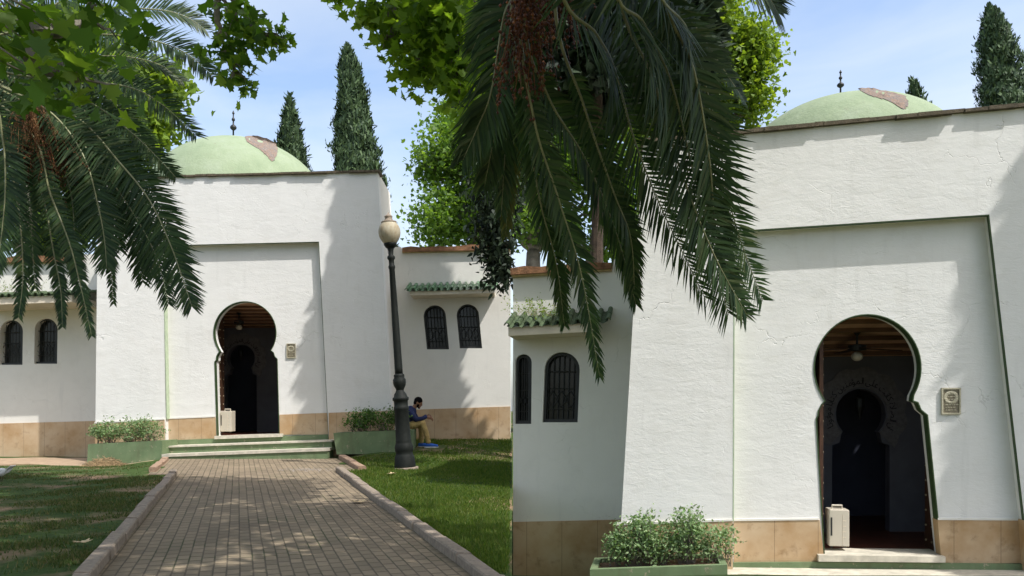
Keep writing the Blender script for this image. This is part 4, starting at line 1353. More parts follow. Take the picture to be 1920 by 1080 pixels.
# ------------------------------------------------------------------ seated person
def remesh(o, vox, it=6):
    m = o.modifiers.new("fuse", 'REMESH'); m.mode = 'VOXEL'; m.voxel_size = vox; m.use_smooth_shade = True
    s = o.modifiers.new("soften", 'SMOOTH'); s.iterations = it; s.factor = 0.5
    return o
def person():
    D = 19.35
    k = D / F
    def q(px, py, dy=0.0):
        v = W(px, py, D); v.y += dy
        return v
    base = q(795, 838)
    T = thing("person", "man in a navy top and khaki trousers sitting hunched behind the lamp post", "person", base)
    def chain(mb, pts, rad, seg=12):
        mb.tube(pts, rad, seg)
        for p_, r_ in zip(pts, rad): mb.ellipsoid(p_, (r_, r_, r_), 12, 8)
    # head, neck, hands: one continuous body surface (covered by the clothes elsewhere)
    mb = MB()
    hc = q(784.5, 754.5)
    R = Matrix.Rotation(math.radians(28), 3, 'Y')      # bowed head
    mb.ellipsoid(hc, (.098, .078, .112), 18, 12, R)
    mb.ellipsoid(hc + R @ Vector((.048, 0, -.062)), (.055, .052, .062), 14, 9, R)      # jaw
    mb.ellipsoid(hc + R @ Vector((.100, 0, -.020)), (.020, .014, .026), 10, 7, R)      # nose
    mb.ellipsoid(hc + R @ Vector((.093, 0, -.062)), (.014, .024, .010), 10, 7, R)      # lips
    mb.ellipsoid(hc + R @ Vector((.082, 0, .022)), (.018, .05, .012), 10, 7, R)        # brow
    for sy in (-1, 1):
        mb.ellipsoid(hc + R @ Vector((-.01, .079 * sy, -.015)), (.022, .012, .032), 10, 7, R)
    chain(mb, [hc + R @ Vector((-.02, 0, -.05)), q(775.5, 765.5), q(772, 772)], [.058, .058, .065])
    chain(mb, [q(772, 772), q(770, 787), q(768, 800)], [.10, .11, .12])
    for sy, hx, hy in ((-1, 801, 782.5), (1, 799, 780.5)):
        sh = q(771, 771, .15 * sy); el = q(781, 786, .17 * sy); wr = q(hx, hy, .07 * sy)
        chain(mb, [sh, el, wr], [.045, .038, .027])
        pa = q(hx + 5, hy + 1.5, .06 * sy)
        mb.ellipsoid((wr + pa) / 2 + Vector((.01, 0, 0)), (.052, .020, .042), 12, 8, Matrix.Rotation(math.radians(22), 3, 'Y'))
        for i, L in enumerate((.070, .078, .073, .058)):
            b0 = wr + Vector((.085, .002 * sy, .028 - .019 * i - .012))
            m1 = b0 + Vector((L * .5, -.008 * sy, -.020)); m2 = m1 + Vector((L * .38, -.018 * sy, -.034))
            chain(mb, [b0, m1, m2], [.0105, .0095, .0075], 8)
        t0 = wr + Vector((.035, -.012 * sy, .030)); chain(mb, [t0, t0 + Vector((.035, -.012 * sy, .022)), t0 + Vector((.066, -.016 * sy, .018))], [.0125, .0105, .0085], 8)
    for sy, kx, ky, ax_, ay in ((-1, 794, 792.5, 804, 829), (1, 789, 794, 789, 829)):
        chain(mb, [q(768, 800, .09 * sy), q(kx, ky, .10 * sy), q(ax_, ay, .10 * sy)], [.07, .055, .038])
    remesh(mb.build("body", M['skin'], T), .0075, 4)
    # hair and beard
    mb = MB()
    mb.ellipsoid(hc + R @ Vector((-.018, 0, .028)), (.106, .088, .106), 18, 12, R)
    mb.ellipsoid(hc + R @ Vector((-.05, 0, -.03)), (.06, .078, .07), 14, 9, R)
    for sy in (-1, 1): mb.ellipsoid(hc + R @ Vector((.035, .068 * sy, -.075)), (.035, .013, .045), 10, 7, R)
    mb.ellipsoid(hc + R @ Vector((.070, 0, -.108)), (.036, .042, .026), 10, 7, R)
    remesh(mb.build("hair", M['hair'], T), .009, 2)
    # eyes (dark slits under the brow)
    mb = MB()
    for sy in (-1, 1): mb.ellipsoid(hc + R @ Vector((.092, .032 * sy, .002)), (.006, .012, .005), 8, 5, R)
    mb.build("eyes", M['hair'], T)
    # navy top
    mb = MB()
    chain(mb, [q(774.5, 767), q(772, 772), q(769, 781), q(767, 791), q(767.5, 799)], [.075, .12, .155, .155, .15], 16)
    for sy in (-1, 1): mb.ellipsoid(q(769, 778, .07 * sy), (.12, .10, .15), 14, 9)
    chain(mb, [q(770, 764.5, -.05), q(770, 764.5, .05)], [.055, .055])
    for sy, hx, hy in ((-1, 800, 782.2), (1, 798, 780.2)):
        chain(mb, [q(770.5, 771.5, .155 * sy), q(776, 780, .18 * sy), q(781.5, 786.5, .17 * sy), q(791, 785, .12 * sy), q(hx - .5, hy, .075 * sy)], [.085, .072, .064, .054, .042])
    remesh(mb.build("jacket", M['navy'], T), .012, 4)
    # khaki trousers
    mb = MB()
    chain(mb, [q(766, 799, -.08), q(766, 799, .08)], [.135, .135])
    for sy, kx, ky, ax_, ay in ((-1, 793.5, 792.5, 804, 828.5), (1, 788, 794, 789, 828.5)):
        mid = q((kx + ax_) / 2 + 1, (ky + ay) / 2, .10 * sy)
        chain(mb, [q(767, 799, .095 * sy), q(781, 795.5, .10 * sy), q(kx, ky + 1.5, .105 * sy), mid, q(ax_, ay, .10 * sy)], [.115, .100, .082, .068, .062])
    remesh(mb.build("trousers", M['khaki'], T), .012, 4)
    # blue trainers
    for sy, ax_, ay in ((-1, 804, 831), (1, 789, 831)):
        a = q(ax_, ay, .10 * sy)
        gzv = float(gz(a.x + .1, a.y)) if sy < 0 else float(gz(a.x + .1, a.y))
        mb = MB()
        sole = a.z - .105
        chain(mb, [Vector((a.x - .03, a.y, sole + .06)), Vector((a.x + .08, a.y, sole + .055)), Vector((a.x + .20, a.y, sole + .042))], [.055, .052, .040])
        chain(mb, [Vector((a.x - .01, a.y, sole + .10)), Vector((a.x, a.y, sole + .06))], [.05, .052])
        sh = remesh(mb.build("shoe", M['blue'], T), .009, 3)
        mb = MB()
        vs = []; fs = []
        outl = [(-.09, .03), (-.05, .048), (.05, .048), (.14, .05), (.21, .038), (.245, .0), (.21, -.038), (.14, -.05), (.05, -.046), (-.05, -.046), (-.09, -.03)]
        m_ = len(outl)
        vs = [(a.x + x, a.y + y, sole) for x, y in outl] + [(a.x + x, a.y + y, sole + .028) for x, y in outl]
        fs = [tuple(range(m_))[::-1], tuple(range(m_, 2 * m_))] + [(i, (i + 1) % m_, (i + 1) % m_ + m_, i + m_) for i in range(m_)]
        mb.add(vs, fs); mb.build("sole", M['white'], sh)
        mb = MB()
        for j in range(3):
            xx = a.x + .03 + .045 * j; zz = sole + .112 - .014 * j
            mb.tube([(xx, a.y - .04, zz - .03), (xx + .005, a.y - .02, zz - .004), (xx + .005, a.y + .02, zz - .004), (xx, a.y + .04, zz - .03)], .005, 6)
        mb.build("laces", M['white'], sh)
person()

# ------------------------------------------------------------------ pigeon, fallen leaves, seed
def pigeon():
    c = W(2, 903, 13.6)
    g = float(gz(c.x, c.y))
    T = thing("pigeon", "white pigeon at the left edge of the lawn, tail raised", "bird", (c.x, c.y, g))
    mb = MB()
    def E(x, z, r, rot=0, y=0): mb.ellipsoid((c.x + x, c.y + y, g + z), r, 14, 9, Matrix.Rotation(math.radians(rot), 3, 'Y'))
    E(-.02, .15, (.12, .068, .072), -18); E(-.11, .155, (.07, .058, .062), 10); E(-.155, .215, (.035, .033, .055), -15); E(-.175, .262, (.038, .031, .034), 0)
    mb.ellipsoid((c.x - .212, c.y, g + .255), (.016, .008, .008), 8, 6)
    o = mb.build("body", M['white_dirty'], T); remesh(o, .008, 4)
    for sy in (-1, 1):
        w = MB()
        pts = [(-.10, .16), (-.02, .20), (.09, .20), (.16, .23), (.10, .15), (.0, .11), (-.08, .12)]
        y = c.y + .066 * sy
        w.add([(c.x + x, y + .012 * sy, g + z) for x, z in pts] + [(c.x + x, y - .006 * sy, g + z) for x, z in pts], [tuple(range(7)), tuple(range(13, 6, -1))] + [(i, (i + 1) % 7, (i + 1) % 7 + 7, i + 7) for i in range(7)])
        w.build("wing", M['white_dirty'], T)
    w = MB(); t0 = Vector((c.x + .06, c.y, g + .185))
    w.hexa([t0 + Vector((0, -.03, -.02)), t0 + Vector((0, .03, -.02)), t0 + Vector((.15, .07, .075)), t0 + Vector((.15, -.07, .075))], (-.004, 0, .014)); w.build("tail", M['white_dirty'], T)
    for sy in (-1, 1):
        w = MB(); w.tube([(c.x + .0, c.y + .03 * sy, g + .10), (c.x + .012, c.y + .03 * sy, g + .045), (c.x - .005, c.y + .03 * sy, g + .008)], .006, 6)
        for a in (-.5, 0, .5): w.tube([(c.x - .005, c.y + .03 * sy, g + .008), (c.x - .04, c.y + .03 * sy + .03 * a, g + .005)], .004, 5)
        w.build("leg", M['wood'], T)
pigeon()
def fallen(px, py, label, size, rot, lift):
    D = 2130 / (py - 746)
    p_ = W(px, py, D)
    z = float(gz(p_.x, p_.y)) + lift
    ca, sa = math.cos(rot), math.sin(rot)
    top = []
    for x, y in PLANE_LEAF:
        X = (x * ca - (y - .4) * sa) * size; Y = (x * sa + (y - .4) * ca) * size
        top.append((p_.x + X, p_.y + Y, z + .012 + .9 * (abs(x) ** 2) * size * .5 + .15 * (y - .4) ** 2 * size))
    n = len(top)
    vs = top + [(a, b, c - .003) for a, b, c in top]
    fs = [tuple(range(n)), tuple(range(2 * n - 1, n - 1, -1))] + [(i, (i + 1) % n, (i + 1) % n + n, i + n) for i in range(n)]
    o = build("fallen_leaf", vs, fs, M['dryleaf'], None, False, (p_.x, p_.y, z))
    tag(o, label, "fallen leaf", "dry leaves fallen on path and lawn")
fallen(671, 944, "dry curled leaf lying on the brick path near the right kerb", .19, .8, .01)
fallen(734, 893, "pale dry leaf on the right lawn just in front of the lamp", .15, 2.0, .035)
fallen(151, 1025, "tan dry leaf on the left lawn near the left kerb", .16, 1.2, .035)
def seeds():
    rng = np.random.default_rng(9)
    mb = MB()
    c = W(577, 883, 15.6)
    for i in range(260):
        x = c.x + rng.normal() * .28; y = c.y + rng.normal() * .22
        z = float(0.016 * y) + .016
        s = rng.uniform(.004, .010)
        mb.add([(x - s, y - s, z), (x + s, y - s * .6, z), (x + s * .5, y + s, z), (x, y, z + s * 1.2)], [(0, 1, 3), (1, 2, 3), (2, 0, 3)])
    o = mb.build("scattered_seed", M['seed'])
    o["kind"] = "stuff"; o["label"] = "pale seed scattered on the brick path before the steps"
seeds()
# ------------------------------------------------------------------ palms
def spline(pts, n):
    P = [Vector(p) for p in pts]
    P = [P[0] * 2 - P[1]] + P + [P[-1] * 2 - P[-2]]
    m = len(P) - 3
    out = []
    for i in range(n + 1):
        t = i / n * m
        j = min(int(t), m - 1); f = t - j
        a, b, c, d = P[j:j + 4]
        out.append(0.5 * ((2 * b) + (c - a) * f + (2 * a - 5 * b + 4 * c - d) * f * f + (3 * b - a - 3 * c + d) * f ** 3))
    return out
def frond(parent, ctrl, L, nleaf, normal, rng, mat='palm', r0=0.022, start=0.12, vee=0.25, droop=0.35, ang=(62, 28), wid=0.0165, tipshort=0.45):
    """feather palm frond: rachis through ctrl, leaflets of length L both sides"""
    C = spline(ctrl, 48)
    n = len(C)
    seg = [0.0]
    for i in range(1, n): seg.append(seg[-1] + (C[i] - C[i - 1]).length)
    tot = seg[-1]
    mb = MB(); mb.tube(C, [r0 * (1 - .85 * i / (n - 1)) for i in range(n)], 6)
    N0 = Vector(normal).normalized()
    V = []; Fc = []
    up = Vector((0, 0, 1))
    for side in (-1, 1):
        for i in range(nleaf):
            t = start + (1 - start) * (i + rng.random() * .6) / nleaf
            t = min(t, .999)
            x = t * (n - 1); j = min(int(x), n - 2); f = x - j
            p = C[j].lerp(C[j + 1], f); T = (C[min(j + 2, n - 1)] - C[max(j - 1, 0)]).normalized()
            S = T.cross(N0)
            S = S.normalized() if S.length > .1 else T.orthogonal().normalized()
            Nn = S.cross(T).normalized()
            if Nn.dot(N0) < 0: Nn = -Nn
            tt = (t - start) / (1 - start)
            prof = min(1, .45 + 2.2 * tt) * (1 - (1 - tipshort) * max(0, (tt - .55) / .45) ** 1.6)
            l = L * prof * rng.uniform(.86, 1.08)
            a = math.radians(ang[0] + (ang[1] - ang[0]) * tt + rng.normal() * 5)
            v_ = vee + rng.normal() * .10
            d = (T * math.cos(a) + S * side * math.sin(a) * math.cos(v_) + Nn * math.sin(a) * math.sin(v_)).normalized()
            mid = p + d * l * .5
            d2 = (d - up * droop * rng.uniform(.5, 1.4)).normalized()
            tip = mid + d2 * l * .5
            wv = d.cross(Nn).normalized() * wid * (.7 + .3 * prof)
            b = len(V)
            V += [p - wv * .35, p + wv * .35, p + d * l * .22 + wv, p + d * l * .22 - wv, mid + wv * .9, mid - wv * .9, tip]
            Fc += [(b, b + 1, b + 2, b + 3), (b + 3, b + 2, b + 4, b + 5), (b + 5, b + 4, b + 6, b + 6)]
    Fq = [f for f in Fc]
    # last face is a triangle
    Fq = [f if len(set(f)) == 4 else f[:3] for f in Fq]
    fo = build("frond", [tuple(v) for v in V], Fq, M[mat], parent)
    mb.build("rachis", M['rachis'], fo, True)
    return fo
def fruit(parent, top, bot, rng, n=60, spread=.22, mat='fruit', bead=0.012):
    st = MB(); V = []; Fc = []
    top = Vector(top); bot = Vector(bot)
    for i in range(n):
        e = bot + Vector(rng.normal(size=3) * spread * np.array([1, 1, .8]))
        m = top.lerp(e, .5) + Vector(rng.normal(size=3) * spread * .35) + Vector((0, 0, .08))
        st.tube([top, m, e], .0022, 4, False)
        for t in np.linspace(.35, 1, 16):
            q = top * (1 - t) ** 2 + m * 2 * t * (1 - t) + e * t * t + Vector(rng.normal(size=3) * .018)
            s = bead * rng.uniform(.7, 1.2)
            b = len(V)
            V += [q + Vector((s, 0, 0)), q + Vector((-s, 0, 0)), q + Vector((0, s, 0)), q + Vector((0, -s, 0)), q + Vector((0, 0, s * 1.3)), q + Vector((0, 0, -s * 1.3))]
            Fc += [(b, b + 2, b + 4), (b + 2, b + 1, b + 4), (b + 1, b + 3, b + 4), (b + 3, b, b + 4), (b + 2, b, b + 5), (b + 1, b + 2, b + 5), (b + 3, b + 1, b + 5), (b, b + 3, b + 5)]
    o = build("fruit_cluster", [tuple(v) for v in V], np.array(Fc), M[mat], parent)
    st.build("stalks", M['fruit_orange' if mat == 'fruit_orange' else 'fruit'], o)
def palm_trunk(parent, base, top, r, via=()):
    mb = MB()
    base = Vector(base); top = Vector(top)
    n = 40
    pts = spline([base] + list(via) + [top], n)
    mb.tube(pts, [r * (1.15 - .15 * i / n) * (1 + .05 * (i % 2)) for i in range(n + 1)], 14)
    rn = random.Random(3)
    H = (top - base).z
    for ring in range(int(H / .16)):
        z = ring * .16 + .1
        for k in range(10):
            a = 2 * math.pi * (k + .5 * (ring % 2)) / 10
            c = pts[min(n, int(z / H * n))] + Vector((math.cos(a), math.sin(a), 0)) * r
            o = Vector((math.cos(a), math.sin(a), .5)).normalized(); s = Vector((-math.sin(a), math.cos(a), 0))
            mb.add([c - s * .07, c + s * .07, c + o * .07 + Vector((0, 0, .03)), c + Vector((0, 0, .12))], [(0, 1, 2), (1, 3, 2), (3, 0, 2)])
    mb.build("trunk", M['palm_bark'], parent)

def left_palm():
    rng = np.random.default_rng(31)
    root = Vector((-8.75, 12.0, EYE + 5.35))
    g = float(gz(root.x, root.y))
    T = thing("palm_tree", "palm at the far left with arching fronds over the left building and hanging fruit", "palm tree", (root.x, root.y, g), "date palms in front of the buildings")
    palm_trunk(T, (root.x, root.y, g - .1), root - Vector((0, 0, .2)), .30)
    B = lambda D0, D1, *pp: [root] + [W(x, y, D0 + (D1 - D0) * i / (len(pp) - 1)) for i, (x, y) in enumerate(pp)]
    UP = (0.1, -.92, .42); FACE = (.15, -1, .25)
    R = rng
    fl = [
        (B(12.2, 12.8, (60, 50), (190, 18), (290, 18), (345, 30), (385, 55)), .40, 70, UP, 'palm'),
        (B(11.8, 11.4, (40, 95), (160, 66), (270, 73), (345, 98), (402, 145)), .46, 90, UP, 'palm'),
        (B(12.0, 11.6, (30, 140), (130, 150), (240, 163), (305, 197), (368, 255)), .44, 86, UP, 'palm'),
        (B(12.6, 13.2, (60, 120), (200, 105), (290, 118), (342, 152)), .34, 60, UP, 'palm'),
        (B(12.0, 11.8, (30, 150), (110, 165), (190, 205), (250, 252), (300, 300), (330, 333)), .36, 80, UP, 'palm'),
        (B(11.6, 11.2, (60, 185), (150, 225), (220, 300), (278, 372), (318, 455), (345, 530), (360, 575)), .50, 120, FACE, 'palm'),
        (B(11.8, 11.5, (60, 200), (140, 255), (205, 335), (262, 420), (296, 490), (316, 570)), .42, 110, FACE, 'palm'),
        (B(11.5, 11.3, (40, 180), (110, 225), (160, 300), (185, 390), (196, 450), (200, 500)), .48, 110, FACE, 'palm'),
        (B(11.9, 11.6, (80, 235), (150, 310), (188, 400), (205, 480), (213, 570)), .20, 80, FACE, 'palm'),
        (B(11.4, 11.2, (50, 240), (95, 365), (130, 455), (152, 540), (172, 630)), .24, 100, FACE, 'palm'),
        (B(11.7, 11.5, (30, 260), (78, 360), (100, 470), (114, 545), (117, 612)), .22, 95, FACE, 'palm'),
        (B(11.6, 11.4, (0, 230), (22, 320), (38, 420), (43, 520), (35, 595)), .26, 95, FACE, 'palm'),
        (B(11.2, 11.0, (-20, 180), (5, 260), (10, 350), (4, 430), (-5, 500)), .46, 95, FACE, 'palm'),
        (B(12.4, 12.6, (20, 60), (110, 5), (170, -25), (230, -30)), .44, 70, UP, 'palm'),
        (B(12.4, 12.6, (0, 40), (70, -30), (130, -60)), .44, 60, UP, 'palm'),
        (B(12.2, 12.3, (40, 150), (120, 130), (210, 135), (265, 165)), .40, 70, UP, 'palm'),
        (B(12.3, 12.4, (50, 180), (120, 185), (170, 220), (215, 290), (245, 350)), .44, 90, FACE, 'palm'),
        (B(12.2, 12.2, (10, 190), (60, 240), (75, 310), (70, 380)), .34, 80, FACE, 'palm'),
        (B(12.3, 12.4, (40, 200), (105, 265), (140, 345), (160, 430)), .34, 80, FACE, 'palm'),
        (B(12.0, 12.0, (-30, 200), (-20, 300), (-15, 420), (-8, 520)), .30, 80, FACE, 'palm'),
        (B(11.9, 11.7, (80, 200), (170, 260), (235, 350), (265, 440), (285, 520)), .46, 110, FACE, 'palm'),
        (B(12.1, 12.0, (70, 170), (160, 215), (235, 290), (290, 370), (325, 450), (345, 500)), .40, 110, FACE, 'palm'),
    ]
    fl += [
        (B(12.3, 12.3, (30, 170), (90, 260), (130, 350), (140, 440), (145, 520)), .40, 95, FACE, 'palm'),
        (B(12.4, 12.4, (10, 150), (40, 250), (55, 350), (60, 450), (66, 540)), .34, 95, FACE, 'palm'),
        (B(12.5, 12.6, (60, 160), (140, 230), (190, 310), (215, 400), (225, 470)), .44, 95, FACE, 'palm'),
        (B(12.2, 12.0, (60, 180), (150, 250), (215, 340), (250, 440), (268, 530)), .44, 95, FACE, 'palm'),
        (B(12.5, 12.6, (80, 140), (180, 170), (240, 220), (290, 300)), .40, 80, UP, 'palm'),
    ]
    for ct, L, n, N, m in fl: frond(T, ct, L, int(n * 1.35), N, rng, m, ang=(74, 38), droop=.16 if L > .3 else .35, vee=.18, wid=.0145)
    for an in np.linspace(100, 290, 11):              # the rest of the crown, outside the frame
        a = math.radians(an); d = Vector((math.cos(a), math.sin(a), 0)); e = rng.uniform(.2, 1.0)
        ct = [root, root + d * 1.2 + Vector((0, 0, 1.0 * e)), root + d * 2.6 + Vector((0, 0, .6 * e)), root + d * 3.5 + Vector((0, 0, -1.0))]
        frond(T, ct, .44, 70, (0, 0, 1), rng)
    fruit(T, W(52, 172, 11.4), W(62, 262, 11.3), rng, 80, .17, 'fruit_orange', .010)
    fruit(T, W(62, 195, 11.6), W(100, 325, 11.5), rng, 70, .20)
    fruit(T, W(80, 220, 11.6), W(118, 300, 11.6), rng, 50, .22)
    fruit(T, W(40, 220, 11.7), W(70, 320, 11.7), rng, 40, .2)
left_palm()

def right_palm():
    rng = np.random.default_rng(32)
    root = Vector((.40, 3.1, EYE + 3.6))
    foot = Vector((3.1, 1.3, float(gz(3.1, 1.3))))
    T = thing("palm_tree", "near palm whose long dark fronds hang down before the nearer right building", "palm tree", foot, "date palms in front of the buildings")
    palm_trunk(T, foot - Vector((0, 0, .1)), root + Vector((0, 0, -.1)), .26, [Vector((3.15, 1.35, 1.2)), Vector((2.75, 1.6, 2.8)), Vector((1.6, 2.3, 4.2))])
    def B(D0, D1, *pp):
        first = W(pp[0][0], pp[0][1], D0)
        mid = root.lerp(first, .5) + Vector((0, 0, .22))
        return [root, mid] + [W(x, y, D0 + (D1 - D0) * i / (len(pp) - 1)) for i, (x, y) in enumerate(pp)]
    FACE = (.12, -1, .2)
    kw = dict(r0=.016, start=.26, wid=.0105)
    fl = [
        (B(4.3, 6.0, (1050, -40), (1118, 64), (1153, 132), (1190, 264), (1240, 390), (1322, 560)), .40, 110, 'palm', .10),
        (B(4.3, 6.0, (1150, -40), (1207, 44), (1257, 150), (1290, 280), (1325, 430), (1366, 590)), .48, 125, 'palm', .05),
        (B(4.4, 6.2, (1225, -50), (1290, 60), (1340, 230), (1376, 411), (1430, 565)), .32, 100, 'palm', .08),
        (B(4.8, 6.0, (1160, -20), (1225, 150), (1280, 330), (1340, 480), (1400, 590)), .34, 95, 'palm', .1),
        (B(4.7, 6.1, (960, -10), (985, 200), (1012, 375), (1043, 494), (1058, 610)), .19, 95, 'palm', .4),
        (B(4.7, 6.1, (975, -20), (1000, 220), (1046, 370), (1090, 515), (1124, 705)), .21, 110, 'palm', .4),
        (B(4.7, 6.2, (985, 20), (1026, 178), (1098, 300), (1154, 432), (1192, 570)), .26, 100, 'palm', .35),
        (B(4.8, 6.2, (1040, 0), (1095, 200), (1150, 360), (1183, 450), (1190, 565)), .22, 95, 'palm', .35),
        (B(4.9, 5.6, (1225, -60), (1300, 45), (1364, 142), (1396, 190)), .15, 55, 'palm', .4),
        (B(4.4, 4.8, (1290, -160), (1370, -80), (1430, -20), (1458, 22)), .30, 70, 'palm', .3),
        (B(4.6, 6.1, (1240, -30), (1300, 130), (1330, 300), (1345, 440), (1395, 590)), .34, 95, 'palm', .22),
        # fronds reaching left over the lawn
        (B(5.0, 5.6, (975, -50), (945, 30), (921, 172), (897, 235), (868, 300)), .32, 100, 'palm', .6),
        (B(5.2, 5.9, (985, -40), (960, 80), (930, 240), (908, 350)), .32, 95, 'palm', .6),
        (B(5.4, 6.0, (990, 0), (968, 120), (950, 250), (940, 400)), .26, 95, 'palm', .6),
        (B(5.2, 5.8, (990, -70), (950, -20), (915, 30), (885, 95)), .28, 75, 'palm', .6),
        (B(5.6, 6.2, (990, 40), (970, 200), (955, 340), (948, 440)), .18, 75, 'palm_yellow', .6),
    ]
    for ct, L, n, m, dr in fl: frond(T, ct, L, int(n * 1.2), FACE, rng, m, droop=dr, ang=(76, 38) if dr < .2 else (62, 28), vee=.15 if dr < .2 else .25, **dict(kw, start=.44 if dr in (.4, .35) else .26))
    for an in np.linspace(-60, 200, 11):
        a = math.radians(an - 60); d = Vector((math.cos(a), math.sin(a), 0)); e = rng.uniform(.3, 1.0)
        if d.y > 0.2: continue
        ct = [root, root + d * 1.3 + Vector((0, 0, 1.1 * e)), root + d * 2.8 + Vector((0, 0, .8 * e)), root + d * 3.9 + Vector((0, 0, -.8))]
        frond(T, ct, .44, 80, (0, 0, 1), rng)
    fruit(T, W(1000, -90, 4.2), W(990, 25, 4.5), rng, 26, .09, 'fruit', .011)
    fruit(T, W(1030, -80, 4.6), W(1022, 80, 5.2), rng, 24, .11, 'fruit', .011)
    fruit(T, W(985, -60, 4.5), W(976, 170, 5.0), rng, 30, .10, 'fruit', .011)
    fruit(T, W(1040, -60, 4.8), W(1052, 50, 5.3), rng, 18, .11, 'fruit', .011)
right_palm()

# ------------------------------------------------------------------ cypresses and other conifers
def cypress(label, prof, D, seed, mat='cypress', base_z=None, trunk_r=.18, n=16000, size=.20, group=None, name="cypress_tree"):
    """prof: (py, left px, right px) rows from the tip down; crown of upright sprays on a lumpy spire"""
    rng = np.random.default_rng(seed)
    n = int(n * 1.9); size = size * .68
    k = D / F
    rows = sorted(prof)
    py = np.array([r[0] for r in rows], float); lf = np.array([r[1] for r in rows], float); rt = np.array([r[2] for r in rows], float)
    gz0 = float(gz(0, D)) if base_z is None else base_z
    cxb = (lf[-1] + rt[-1]) / 2
    bx = (cxb - CX) * k
    T = thing(name, label, "conifer" if mat == 'cypress_dark' else "cypress", (bx, D, gz0), group)
    def crown(y):
        c = (np.interp(y, py, lf) + np.interp(y, py, rt)) / 2; r = (np.interp(y, py, rt) - np.interp(y, py, lf)) / 2
        return (c - CX) * k, r * k
    wts = (np.interp(np.linspace(py[0], py[-1], 200), py, rt - lf) + 4)
    cdf = np.cumsum(wts) / np.sum(wts)
    y = np.interp(rng.random(n), cdf, np.linspace(py[0], py[-1], 200))
    cx_, r = crown(y)
    z = EYE + (HY - y) * k
    a = rng.uniform(0, 2 * np.pi, n)
    lump = 1 + .12 * np.sin(a * 3 + z * 1.9) + .10 * np.sin(a * 5 - z * 3.1) + .09 * np.sin(z * 6.0 / (size * 4) + a * 2) + .06 * np.sin(z * 11 / (size * 4) - a * 4)
    rr = r * .93 * lump * np.where(rng.random(n) < .06, rng.uniform(1.0, 1.14, n), rng.uniform(.66, 1.0, n))
    P = np.stack([cx_ + rr * np.cos(a), D + rr * np.sin(a), z], 1)
    N = np.stack([np.cos(a), np.sin(a), rng.normal(0, .35, n)], 1) + rng.normal(0, .45, (n, 3))
    Td = np.stack([np.cos(a) * .45, np.sin(a) * .45, np.ones(n)], 1) + rng.normal(0, .30, (n, 3))
    sz = size * rng.uniform(.5, 1.2, n)
    tm = [(0, 0), (.16, .25), (.10, .55), (.17, .62), (0, 1), (-.17, .62), (-.10, .55), (-.16, .25)]
    v, f = leaf_batch(P, N, Td, sz, tm, .3)
    build("crown", v, f, M[mat], T)
    # added solid core in the foliage colour, stops sky showing through the gaps
    mb = MB()
    ys = np.linspace(py[0] + 3, py[-1], 24)
    pts = []; rad = []
    for yy in ys:
        c, r_ = crown(yy); pts.append(Vector((float(c), D, EYE + (HY - yy) * k))); rad.append(max(.01, float(r_) * .58))
    mb.tube(pts, rad, 10)
    mb.build("crown_filler", M[mat], T)
    mb = MB()
    z1 = EYE + (HY - py[-1]) * k
    mb.tube([(bx, D, gz0 - .1), (bx, D, (gz0 + z1) / 2), (bx, D, z1 + .5)], [trunk_r * 1.2, trunk_r, trunk_r * .8], 10)
    mb.build("trunk", M['bark_dark'], T)
    return T
G_CY = "cypresses rising behind the buildings"
cypress("short pointed cypress right behind the left building's green dome", [(183, 542, 544), (205, 536, 550), (235, 528, 560), (270, 522, 569), (300, 521, 575), (420, 518, 588), (640, 525, 590)], 33, 41, n=9000, size=.42, group=G_CY)
cypress("tall dense cypress behind the right corner of the left building", [(90, 650, 653), (105, 643, 661), (130, 637, 674), (180, 634, 686), (250, 629, 700), (310, 627, 712), (400, 632, 730), (520, 640, 745), (690, 655, 745)], 31, 42, n=24000, size=.36, group=G_CY)
cypress("thick cypress at the upper right corner above the nearer building's parapet", [(14, 1852, 1856), (30, 1845, 1876), (70, 1838, 1895), (120, 1836, 1910), (180, 1836, 1925), (260, 1838, 1945), (420, 1845, 1960), (690, 1860, 1960)], 25, 43, n=22000, size=.26, base_z=-.8, group=G_CY)
cypress("small cypress tip just right of the nearer building's dome", [(151, 1709, 1711), (165, 1705, 1721), (192, 1703, 1737), (260, 1700, 1755), (480, 1700, 1770), (690, 1710, 1770)], 29, 44, n=6000, size=.32, base_z=-.8, group=G_CY)
cypress("dark conifer behind the far left wing, between hanging fronds", [(385, 92, 96), (410, 78, 112), (450, 66, 126), (500, 58, 136), (640, 60, 135), (700, 80, 120)], 34, 45, 'cypress_dark', n=7000, size=.45)
